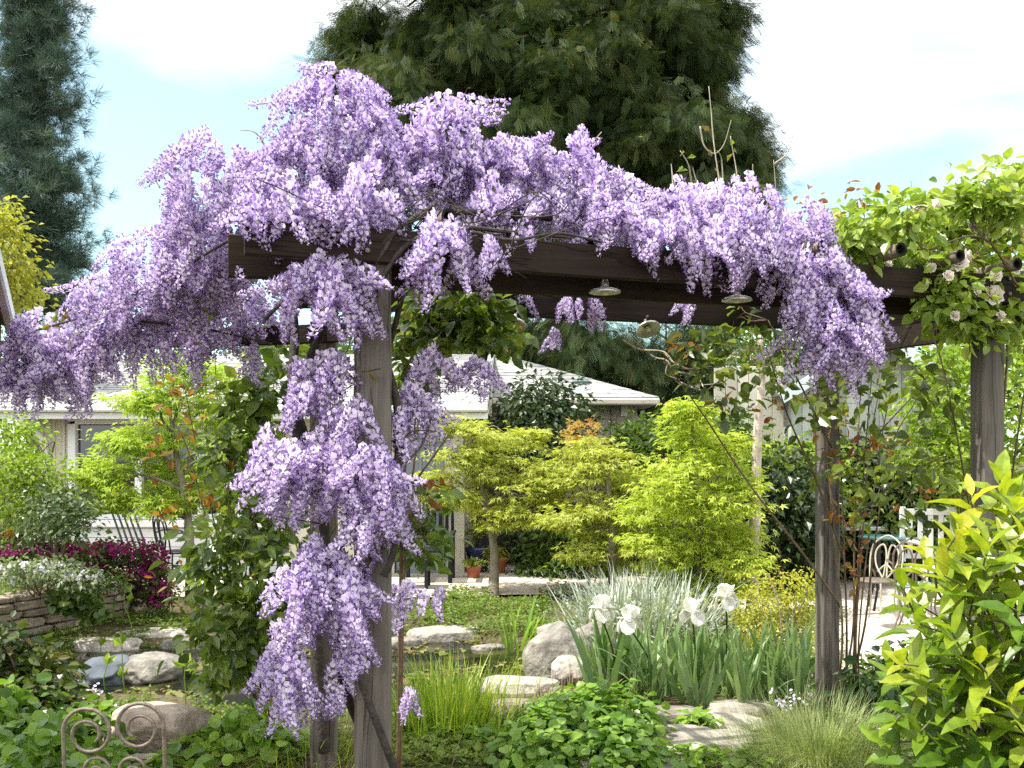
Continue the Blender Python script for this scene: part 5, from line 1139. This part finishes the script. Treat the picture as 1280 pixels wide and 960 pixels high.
# ---- roses
M_rose = leaf_mat('rose_leaf_glossy', gr((.04,.075,.015),(.085,.14,.024),(.16,.23,.04),(.28,.32,.06)), .42, .27, spec=.75, mott=25)
M_bronze = leaf_mat('rose_new_leaf', gr((.20,.05,.02),(.26,.12,.03),(.28,.20,.04)), .45, .3)
M_rosep = leaf_mat('blush_rose_petal', gr((.86,.74,.68),(.90,.86,.80),(.90,.90,.85)), .35, .5, (1.05,.95,.9), .2)
def rose_plant(lab, base, canes, blobs, clumps, per, size, bronze, flowers=(), name='climbing_rose', r=.007, lm=None, spread=.09, shell=.2):
    t = thing(name, base, lab, 'rose'); b = MB(); tips=[]
    for p in canes:
        q = catmull([arr(*w_) for w_ in p],6); tube(b, q, np.linspace(r*rng.uniform(.7,1.2), r*.35, len(q)), 6, .06, rnd=rng.random()); tips.append(q[len(q)//3:])
    tips = np.concatenate(tips); l = MB(); C = crown(l, blobs, clumps, per, spread, size, OV+[OVW], .9, up=.45, out=.35, jit=.55, droop=.4, shell=shell)
    for q in C[rng.permutation(len(C))[:150]]:
        s = tips[int(np.argmin(np.linalg.norm(tips-q,axis=1)))]
        if np.linalg.norm(s-q) < .6: limb(b, s, q, r*.28, r*.12, .1, 3, 4, .1)
    part('cane', b, M_cane, t, True); part('foliage', l, lm or M_rose, t)
    if bronze:
        l = MB(); n_ = len(bronze)
        for c in bronze:
            pos = c+rng.normal(size=(9,3))*.05; inst(l, OV, pos, unit(rng.normal(size=(9,3))-Z*.2), unit(rng.normal(size=(9,3))*.6+Z), size*.85*rng.uniform(.6,1,9), rng.random(9))
        part('young_foliage', l, M_bronze, t)
    for c, s in flowers:
        f = MB(); nrm = unit(arr(rng.normal()*.5,-.8,.5))
        for ring_, m in ((.25,5),(.55,7),(.95,9)):
            a_ = np.linspace(0,6.28,m,endpoint=False)+rng.random(); x_ = unit(np.cross(nrm,arr(.2,.3,1))); y_ = np.cross(nrm,x_)
            dr_ = np.cos(a_)[:,None]*x_+np.sin(a_)[:,None]*y_; ax_ = unit(dr_*ring_+nrm*(1.05-ring_)); inst(f, ROUND, np.repeat(c[None],m,0)+dr_*s*.05, ax_, unit(nrm*ring_-dr_*(1.05-ring_)+1e-3), s*.5*rng.uniform(.85,1.1,m), rng.random(m))
        part('rose_bloom', f, M_rosep, t)
    return t
gb_ = G(325,905)
rose_plant('glossy leaved rose bush with bronze shoots left of the front post', gb_, [[gb_+rng.normal(size=3)*arr(.06,.05,0),P(325+dx*.2,850,5.2),P(320+dx*.5,760,5.2),P(310+dx*.9,660,5.2),P(300+dx*1.2,560,5.2),P(300+dx*1.6,ty,5.2)] for dx,ty in ((-45,470),(-20,440),(10,430),(30,420),(-55,520),(0,500),(45,440))],
   BL(5.2,[(300,505,26,26),(345,440,26,34),(340,500,26,34),(288,560,26,30),(320,570,34,34),(295,620,34,34),(335,640,28,30),(272,680,26,28),(310,690,38,36),(265,730,30,30),(315,760,34,34),(270,790,28,30),(320,820,26,26),(285,830,22,18),(355,680,22,40),(350,760,20,40)],.3), 14, 9, .085, [P(*q) for q in [(212,500,5.2),(225,480,5.2),(215,545,5.2),(240,520,5.2),(205,575,5.2),(300,560,5.1),(340,660,5.2),(255,640,5.2),(212,720,5.2),(345,865,5.2),(300,905,5.1),(210,640,5.2),(255,600,5.1)]], name='rose_bush')
ir = [P(x,y,4.55+rng.uniform(-.2,.2)) for x,y in []]
rose_plant('dark leaved climber hanging under the beam beside the front post', G(500,985), [[G(500,985),P(506,700,4.3),P(520,560,4.3),P(530,450,4.35),P(580,400,4.4),P(625,390,4.4)],[G(497,985),P(503,640,4.2),P(512,520,4.2),P(505,420,4.2),P(540,380,4.3)]],
   BL(4.45,[(535,395,26,20),(570,410,30,20),(600,395,24,16),(530,425,20,20),(615,420,14,14),(590,375,24,12),(522,470,14,26),(530,640,16,24),(522,690,14,24)],.25), 10, 8, .085, [P(620,420,4.5),P(545,610,4.3)], lm=M_rose, r=.008, name='climbing_rose')
# rose on the right half of the pergola
fr = lambda x,o,z: fl(x,o)+Z*z
rb_ = fl(2.45,.25)
rose_plant('leafy climbing rose with blush white blooms covering the right end of the pergola', rb_, [[rb_,rb_+arr(.0,.02,1.2),fr(2.3,.05,2.3),fr(1.8,.1,2.5),fr(1.2,.3,2.55)],[rb_,rb_+arr(.05,.0,1.2),fr(2.5,.0,2.4),fr(2.9,.2,2.6)],[rb_,rb_+arr(-.05,.1,1.1),fr(2.2,.5,2.4),fr(1.9,.9,2.6)],[fr(2.3,-.05,2.3),fr(2.0,-.15,2.5),fr(1.7,-.15,2.42)]],
   BL(4.5,[(1075,285,30,24),(1120,275,36,30),(1165,290,38,34),(1150,330,40,24),(1205,280,40,34),(1240,270,40,40),(1260,320,40,40),(1215,340,44,34),(1180,370,30,24),(1240,380,44,34),(1210,405,34,20),(1275,400,30,40),(1275,250,26,30),(1255,232,22,18),(1218,245,16,14),(1180,258,20,14),(1090,315,26,16),(1060,300,16,18)],.35), 22, 10, .064, [P(1072,250,4.5),P(1080,245,4.5),P(1062,258,4.5),P(995,262,4.4),P(1015,258,4.4),P(1270,300,4.4),P(1255,255,4.4)], [(P(x,y,4.15+.2*rng.random()),s) for x,y,s in [(1238,257,.10),(1150,262,.08),(1205,322,.08),(1240,370,.10),(1200,330,.07),(1175,300,.06),(1193,395,.05),(1268,335,.07),(1140,300,.045),(1165,335,.045),(1100,265,.05),(1215,285,.06),(1230,300,.05),(1190,270,.05),(1260,290,.05),(1245,345,.06),(1085,300,.04),(1125,250,.045),(1170,255,.05),(1205,260,.05),(1225,235,.05),(1265,265,.055),(1155,355,.04),(1220,365,.05),(1250,395,.05),(1110,330,.04),(1185,345,.05)]], lm=leaf_mat('rose_leaf_light', gr((.10,.17,.025),(.19,.28,.04),(.31,.40,.07),(.47,.52,.14)), .45, .35, spec=.5), spread=.08)
pb = p2+arr(.10,-.08,0); pb[2] = float(gz(pb[0],pb[1]))
rose_plant('sparse climbing rose with brown canes and red young shoots on the slender right post', pb, [[pb+rng.normal(size=3)*arr(.05,.03,0),P(1062+dx*.3,800,5.25),P(1062+dx*.6,680,5.25),P(1062+dx,560,5.25),P(1062+dx*1.6,ty,5.2)] for dx,ty in ((-12,470),(10,450),(25,470),(38,440),(-30,450),(52,500),(20,420))]+
   [[P(1052,760,5.3),P(1010,700,5.2),P(940,610,5.1),P(880,520,5.0),P(830,450,4.95)],[P(1055,700,5.3),P(1020,600,5.2),P(985,520,5.1),P(960,440,5.0)],[P(1060,600,5.2),P(1100,540,5.2),P(1145,490,5.2),P(1180,440,5.2)],[P(1070,650,5.2),P(1120,600,5.1),P(1180,570,5.1)],[P(1040,560,5.2),P(1000,480,5.1),P(960,400,5.0)]],
   BL(5.1,[(905,405,40,16),(950,410,36,22),(930,445,44,22),(970,470,34,26),(1000,440,24,24),(890,470,30,22),(910,510,30,20),(1010,520,26,28),(1090,490,30,28),(1130,480,30,24),(1080,540,26,24),(1120,570,34,24),(1080,600,26,24),(1160,590,28,20),(1040,490,22,24),(1065,450,30,16),(1175,500,20,18),(1100,640,26,20),(1140,640,26,18),(1010,580,18,18),(865,430,22,14),(1110,440,34,14)],.3), 4, 7, .08,
   [P(*q) for q in [(1025,525,5.15),(1048,528,5.1),(1075,690,5.2),(1062,720,5.2),(1125,545,5.1),(1105,555,5.1),(1090,570,5.1),(860,440,5.0),(905,490,5.0),(960,520,5.1),(1150,610,5.1),(1062,660,5.2),(1045,585,5.15),(855,425,5),(1060,640,5.15)]], lm=leaf_mat('rose_leaf_olive', gr((.03,.05,.012),(.065,.095,.018),(.14,.19,.03),(.24,.27,.05)), .42, .3, spec=.5))
# bare curling twigs under the rear beam
b = MB()
for p in [[(778,425,5.3),(800,437,5.3),(830,440,5.25),(850,460,5.2),(890,458,5.2)],[(790,420,5.3),(815,445,5.3),(835,452,5.2),(850,480,5.2),(900,480,5.1)],[(830,440,5.3),(845,455,5.2),(870,462,5.2),(895,448,5.1)],[(835,455,5.2),(833,468,5.2),(850,475,5.2)],[(845,465,5.2),(870,470,5.2),(880,485,5.1)],[(850,478,5.2),(880,488,5.1),(902,473,5.1)]]: tube(b, catmull([P(*q) for q in p],6), [.006,.003], 5, .06, rnd=rng.random())
part('bare_twig', b, M_shoot, wis, True)
# ---- bed in the middle
M_iris = leaf_mat('iris_leaf', gr((.09,.16,.06),(.16,.25,.10),(.27,.36,.17)), .35, .4)
M_iris2 = leaf_mat('iris_leaf_dry', gr((.16,.10,.03),(.30,.22,.09)), .35)
SWD = [t_blade(.085,b_,6,0,s) for b_, s in ((.06,.02),(.15,-.06),(.3,.06),(.75,-.04))]
def iris(lab, spots, n, h, flowers, base, per=7):
    t = thing('iris_clump', base, lab, 'iris'); l = MB(); dl = MB()
    for px,py in spots:
        c = G(px,py); k = per; a_ = rng.uniform(0,3.14); fan = np.linspace(-1,1,k)+rng.normal(size=k)*.15; dv = arr(math.cos(a_),math.sin(a_)*.6,0)
        ax = unit(Z+dv*fan[:,None]*.42+rng.normal(size=(k,3))*.08); pos = c+dv*fan[:,None]*.045; nor = unit(np.cross(dv, Z)*(1 if rng.random()<.5 else -1)+rng.normal(size=(k,3))*.25)
        inst(l, SWD, pos, ax, nor, h*rng.uniform(.55,1.1,k), rng.random(k))
        if rng.random() < .3: inst(dl, SWD[2:], pos[:2], unit(dv+Z*.5+rng.normal(size=(2,3))*.4), np.repeat(Z[None],2,0), h*.5, rng.random(2))
    part('foliage', l, M_iris, t); 
    if dl.n: part('dry_leaf', dl, M_iris2, t)
    for px,py,d,bx,by in flowers:
        c = P(px,py,d); st = MB(); tube(st, catmull([G(bx,by),(G(bx,by)+c)/2+arr(.01,0,.02),c-Z*.05],6), .006, 6); 
        fo = MB(); 
        for k in range(3):
            a_ = k*2.094+rng.random(); dr_ = arr(math.cos(a_),math.sin(a_),0)
            for sd in (-.12,.12): inst(fo, ROUND, (c+rng.normal(size=3)*.006)[None], unit(dr_+Z*.35+sd*np.cross(Z,dr_))[None], unit(Z-dr_*.3+rng.normal(size=3)*.2)[None], .085, rng.random(1)); inst(fo, ROUND, (c+dr_*.04+Z*.02)[None], unit(dr_*.5-Z+sd*.9*np.cross(Z,dr_))[None], unit(dr_+Z*.4+rng.normal(size=3)*.12)[None], .10, rng.random(1))
            dr2 = arr(math.cos(a_+1.047),math.sin(a_+1.047),0)
            for sd in (-.18,.18): inst(fo, ROUND, (c+dr2*.012)[None], unit(Z+dr2*.28+sd*np.cross(Z,dr2))[None], unit(-dr2+Z*.3+rng.normal(size=3)*.12)[None], .10, rng.random(1))
        s_ = part('flower_stem', st, M_md, t, True, origin=None); part('flower', fo, M_whitep, t)
sp1 = [(rng.uniform(735,835),rng.uniform(858,885)) for _ in range(17)]; sp2 = [(rng.uniform(835,1005),rng.uniform(848,885)) for _ in range(44)]
iris('iris clump with tall dark green blades and two ruffled white blooms over the boulder', sp1, 0, .56, [(752,762,6.0,775,868),(788,776,5.8,830,880)], G(785,872))
iris('broad iris clump with grey green blades and two white blooms before the golden bush', sp2, 0, .46, [(866,766,6.0,868,868),(908,748,6.1,905,860)], G(920,865))
M_lav = leaf_mat('silver_leaf', gr((.20,.24,.19),(.34,.38,.32),(.48,.52,.46)), .25, .7)
def silver(lab, spots, h, rad, n, name='lavender'):
    t = MB(); 
    for px,py in spots:
        c = G(px,py); base = c+rng.normal(size=(n,3))*arr(rad,rad,0)*.5; blades(t, base, h, .45, [t_blade(.03,b_,4) for b_ in (.1,.3,.6)], outc=c-Z*.01)
        m = n*3; q = c+rng.random((m,3))*arr(0,0,h*.55)+rng.normal(size=(m,3))*arr(rad,rad,0)*.8; inst(t, OVL, q, unit(rng.normal(size=(m,3))+Z), unit(rng.normal(size=(m,3))+Z*.3), .04, rng.random(m))
    return solo(name, t, M_lav, lab, 'plant')
silver('large silver grey lavender shrub behind the white irises', [(800,790),(830,785),(780,800),(850,800),(815,805),(760,805),(840,780),(790,780)], .62, .26, 150)
silver('low pale silver edging plant along the patio behind the lavender', [(745,752),(720,748),(765,756),(790,752)], .22, .16, 130, 'silver_edging')
silver('small blue grey edging plant at the shaded patio corner', [(690,722),(715,724),(672,720)], .20, .16, 110, 'silver_edging')
M_gold = leaf_mat('golden_bush_leaf', gr((.14,.19,.018),(.28,.32,.03),(.42,.42,.05),(.38,.26,.04)), .4)
bushy('shrub','rounded golden yellow shrub left of the slender right post','shrub', BL(7.0,[(980,740,38,22),(950,760,30,22),(1005,750,24,26),(975,770,44,24),(1010,785,22,22),(945,785,24,16),(985,795,34,18)],.15), M_gold, G(980,835), 30, 22, .09, .032, OVL, .8, 16, r0=.01, up=.4, out=.6, jit=.6)
M_tuft = leaf_mat('tuft_grass', gr((.13,.22,.02),(.26,.37,.04),(.42,.48,.08)), .4, .5)
def tuft(name, lab, px, py, n, rad, h, mat, lean=.3, w=.022, bends=(.1,.3,.6,.9), rlo=0, rhi=1):
    b = MB(); c = G(px,py); base = c+rng.normal(size=(n,3))*arr(rad,rad,0)*.5; base[:,2] = gz(base[:,0],base[:,1])-.01
    blades(b, base, h, lean, [t_blade(w,q,5,0,rng.normal()*.04) for q in bends], outc=c, rlo=rlo, rhi=rhi); return solo(name, b, mat, lab, 'grass clump')
tuft('grass_tuft','upright bright green grass tuft right of the front post by the water',560,915,620,.30,.44,M_tuft,.16,.022,(.05,.15,.3,.5))
tuft('pond_rush','thin yellow green rushes at the pond edge left of the boulder',672,830,320,.46,.26,M_tuft,.2,.02)
M_sw = leaf_mat('sword_leaf', gr((.10,.20,.03),(.20,.33,.05),(.30,.42,.08)), .45)
tuft('water_iris','bright green sword leaved water plant on the far pond bank',650,800,34,.22,.42,M_sw,.14,.07,(.08,.2,.5))
tuft('water_iris','small green sword leaved plant right of the larger water plant',668,803,14,.12,.26,M_sw,.14,.07,(.08,.2,.5))
M_feath = leaf_mat('feather_grass', gr((.13,.18,.045),(.25,.31,.10),(.42,.46,.22)), .35, .6)
tuft('feather_grass','soft fine feather grass mound at the foot of the slender right post',1024,952,3600,.34,.37,M_feath,.42,.008,(.2,.5,.9,1.3))
M_dry = leaf_mat('dry_stem', gr((.10,.06,.035),(.22,.15,.09),(.36,.28,.17)), .2, .8)
tuft('dry_stem_clump','bunch of brown cut dry stems in front of the big boulder',706,892,230,.34,.24,M_dry,.4,.02,(.05,.2))
tuft('wild_grass','straw and thin weeds at the foot of the front post',380,960,560,.62,.26,M_dry,.7,.016,(.3,.7,1.1))
tuft('wild_grass','green weedy grass between the rose bush and the front post',400,935,520,.60,.28,M_tuft,.45,.018,(.3,.6,1.0))
tuft('wild_grass','green grass blades right of the front post by the hanging blossom',505,905,160,.14,.26,M_tuft,.25,.022)
M_mound = leaf_mat('mound_leaf', gr((.06,.14,.018),(.12,.24,.03),(.21,.35,.045),(.32,.45,.08)), .42, .35, spec=.45)
def gb2(x,y,h,rx,ry=None): c = G(x,y); return (c+Z*h*.35, arr(rx,ry or rx,h))
bushy('leafy_mound','rounded mound of toothed bright green leaves at bottom centre','plant', [gb2(735,925,.20,.30),(gb2(690,945,.15,.22)),gb2(770,925,.22,.22),gb2(740,960,.14,.36),gb2(660,955,.10,.16),gb2(775,955,.14,.18)], M_mound, G(735,945), 60, 9, .07, .062, ROUND, .6, 0, up=.75, out=.6, jit=.35, shell=.8)
bushy('leafy_plant','small green plant growing between the stepping stones','plant', [gb2(872,908,.05,.08)], M_mound, G(868,912), 24, 8, .05, .055, ROUND, .6, 0, up=.7, out=.5, jit=.4, rlo=.4)
bushy('leafy_plant','low green plant between the front stepping stones by the frame edge','plant', [gb2(868,952,.05,.09),gb2(935,962,.05,.10)], M_mound, G(880,950), 22, 8, .05, .055, ROUND, .6, 0, up=.7, out=.5, jit=.4, rlo=.3)
bushy('leafy_plant','pale leaved plant clump at the right foot of the front post','plant', [gb2(525,920,.09,.16),gb2(560,935,.07,.14),gb2(590,930,.06,.12)], M_mound, G(545,930), 22, 9, .06, .06, ROUND, .6, 0, up=.7, out=.5, jit=.4, rlo=.3)
# ground cover drifts
def cover(name, poly, n, size, mat, tm, h=.05, up=.8, rlo=0, rhi=1):
    q = in_poly(poly, n*3); k = q[:,1]; w_ = 1/np.maximum(k-HOR,30)**2.2; q = q[rng.choice(len(q), n, p=w_/w_.sum())]
    p_ = G(q[:,0],q[:,1]); nz_ = np.array([noise.noise(Vector((a*1.8,b_*1.8,3.3))) for a,b_,_ in p_]); keep = nz_ > -.22; p_ = p_[keep]; nz_ = nz_[keep]; m = len(p_)
    p_[:,2] += rng.random(m)*h*(1+np.maximum(nz_,0)*2); b = MB(); inst(b, tm, p_, unit(rng.normal(size=(m,3))*arr(1,1,.3)+Z*.25), unit(Z*up+rng.normal(size=(m,3))*.45), size*rng.uniform(.5,1.2,m), rlo+(rhi-rlo)*np.clip(rng.random(m)*.6+.4*(nz_+.5),0,1))
    return struct(name, b, mat, kind='stuff')
M_gc = leaf_mat('ground_cover_leaf', gr((.07,.12,.02),(.14,.21,.035),(.24,.31,.06)), .4)
cover('ground_cover', [(545,745),(760,742),(760,790),(690,800),(640,795),(520,790)], 9000, .045, M_gc, OVL, .09)
cover('ground_cover', [(490,915),(640,900),(700,880),(760,870),(815,885),(815,960),(490,960)], 4600, .042, M_gc, OVL+ROUND, .04)
cover('ground_cover', [(0,775),(160,770),(240,775),(260,792),(200,798),(60,812),(0,820)], 4000, .045, M_gc, OVL, .06)
cover('ground_cover', [(90,870),(330,850),(440,880),(440,960),(230,960),(100,930)], 4200, .04, M_gc, OVL, .05)
cover('ground_cover', [(690,790),(1060,760),(1060,900),(960,880),(760,870)], 5200, .045, M_gc, OVL, .05)
cover('ground_cover', [(1030,850),(1280,800),(1280,960),(1030,960)], 3500, .06, M_md, OVL, .08)
cover('ground_cover', [(330,760),(560,750),(560,785),(330,800)], 3000, .045, M_gc, OVL, .08)
# pond weed, floating leaves and marginal plants
def floats(n, size, mat, name):
    b = MB(); out=[]
    while len(out) < n:
        x, y = rng.uniform(-3.8,.7), rng.uniform(6,9.1)
        if pond_f(x,y) < 1.02 and noise.noise(Vector((x*1.6,y*2.2,9.1))) > -.05+.25*rng.random(): out.append((x,y,-.078+rng.random()*.006))
    p_ = np.array(out); m = len(p_); inst(b, ROUND, p_, unit(rng.normal(size=(m,3))*arr(1,1,.03)), unit(Z+rng.normal(size=(m,3))*.06), size*rng.uniform(.5,1.2,m), rng.random(m)); return struct(name, b, mat, kind='stuff')
M_float = leaf_mat('floating_leaf', gr((.08,.09,.02),(.14,.16,.035),(.22,.20,.07),(.13,.07,.035)), .2, .35)
floats(1000, .05, M_float, 'pond_weed')
floats(170, .10, M_float, 'lily_pads')
for _ in range(24):
    px, py = rng.uniform(120,260), rng.uniform(820,880); c = G(px,py); h_ = rng.uniform(.22,.42); top = c+arr(rng.normal()*.04,rng.normal()*.04,h_); b = MB(); limb(b, c, top, .004, .003, .02, 3, 4, .04); inst(b, OVL, np.repeat(top[None],3,0), unit(arr(0,0,1)+rng.normal(size=(3,3))*.4), unit(rng.normal(size=(3,3))), .09, rng.random(3))
    solo('water_plant', b, M_br, 'one of the thin upright arrow leaved stems in the pond left of the rose bush', 'water plant', 'thin arrow leaved pond plants')
b = MB()
p_ = G(228,866)+rng.normal(size=(1000,3))*arr(.2,.13,.02)+Z*.05; inst(b, OVL, p_, unit(rng.normal(size=p_.shape)), unit(Z+rng.normal(size=p_.shape)*.4), .035, rng.random(1000))
solo('water_plant', b, M_sw, 'yellow green foamy water plant at the near pond edge behind the sandstone block', 'water plant')
b = MB()
for _ in range(22):
    px, py = rng.uniform(0,130), rng.uniform(872,915); c = G(px,py)+Z*.12; p_ = c+rng.normal(size=(9,3))*.05; inst(b, ROUND, p_, unit(rng.normal(size=p_.shape)), unit(Z+rng.normal(size=p_.shape)*.5-arr(0,.4,0)), .022, rng.random(9))
solo('forget_me_nots', b, M_lilac, 'scattered pale blue forget me nots at the foot of the dark left bush', 'flowers', kind='stuff')
b = MB()
for _ in range(26):
    px, py = rng.uniform(960,1050), rng.uniform(868,892); c = G(px,py)+Z*.06; p_ = c+rng.normal(size=(8,3))*.03; inst(b, ROUND, p_, unit(rng.normal(size=p_.shape)), unit(Z+rng.normal(size=p_.shape)*.5-arr(0,.4,0)), .022, rng.random(8))
solo('forget_me_nots', b, M_lilac, 'small pale blue flowers between the irises and the feather grass', 'flowers', kind='stuff')
bushy('shrub','dark green rose foliage low behind the feather grass and citrus','shrub', BL(5.2,[(1100,850,34,26),(1140,830,30,26),(1085,880,30,22),(1130,880,34,26),(1165,860,30,30)],.2), leaf_mat('low_rose_leaf', gr((.02,.05,.02),(.05,.10,.035),(.10,.17,.05)), .35, .35), G(1120,915), 14, 10, .10, .075, OV, .8, 8, r0=.008, up=.6, out=.5, jit=.5)
# ---- citrus in the near right
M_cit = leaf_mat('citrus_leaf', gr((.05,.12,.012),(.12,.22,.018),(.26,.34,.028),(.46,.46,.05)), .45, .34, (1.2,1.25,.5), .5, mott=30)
cb = arr(1.62,3.0,0); t = thing('citrus_shrub', cb, 'yellow green citrus shrub with long glossy leaves filling the near right corner', 'shrub')
l = MB(); b = MB(); top = cb+Z*.35; tube(b, catmull([cb-Z*.05, cb+arr(.02,0,.2), top],5), [.03,.024], 8, .04)
ends=[]
for _ in range(165):
    u = sph(1)[0]; q = arr(1.69,3.0,.80)+u*arr(.54,.42,.66)*rng.uniform(.55,1.0)
    if q[2] < .08: q[2] = .08+rng.random()*.2
    ends.append(q)
for px,py,d in [(1130,830,2.75),(1120,900,2.75),(1105,930,2.75),(1150,780,2.8),(1180,720,2.8),(1200,660,2.85),(1215,620,2.9),(1255,625,2.85),(1175,860,2.7),(1150,915,2.7),(1200,700,2.75),(1235,680,2.7),(1190,790,2.7),(1225,830,2.65),(1265,760,2.6),(1265,880,2.6),(1215,900,2.6),(1240,945,2.6),(1180,940,2.65),(1275,670,2.7),(1250,600,2.9),(1270,640,2.8)]: ends.append(P(px,py,d))
for q in ends:
    p_ = limb(b, top+rng.normal(size=3)*arr(.05,.05,.1), q, .007, .0025, .15, 5, 5, .06)
    d_ = unit(p_[-1]-p_[-5]+Z*.15); k_ = rng.integers(7,12); f = np.linspace(0,1,k_); pos = p_[-1]-d_*(1-f[:,None])*.16
    sd = unit(np.cross(d_, rng.normal(size=3))); ot = np.cross(d_, sd); a_ = np.arange(k_)*2.4+rng.random()
    rad_ = np.cos(a_)[:,None]*sd+np.sin(a_)[:,None]*ot; ax = unit(rad_*(1.15-.75*f[:,None])+d_*(.4+.5*f[:,None])-Z*.12)
    nor = unit(d_*.6+Z*.6+rng.normal(size=(k_,3))*.2)
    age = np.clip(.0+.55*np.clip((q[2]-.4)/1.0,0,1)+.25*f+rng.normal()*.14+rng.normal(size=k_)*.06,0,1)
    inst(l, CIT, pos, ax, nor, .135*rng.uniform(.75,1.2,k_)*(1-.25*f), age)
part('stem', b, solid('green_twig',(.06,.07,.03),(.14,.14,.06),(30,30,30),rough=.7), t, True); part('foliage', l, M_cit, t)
tot = sum(len(o.data.polygons) for o in scene.objects if o.type == 'MESH'); print('faces', tot, 'objects', len(scene.objects))
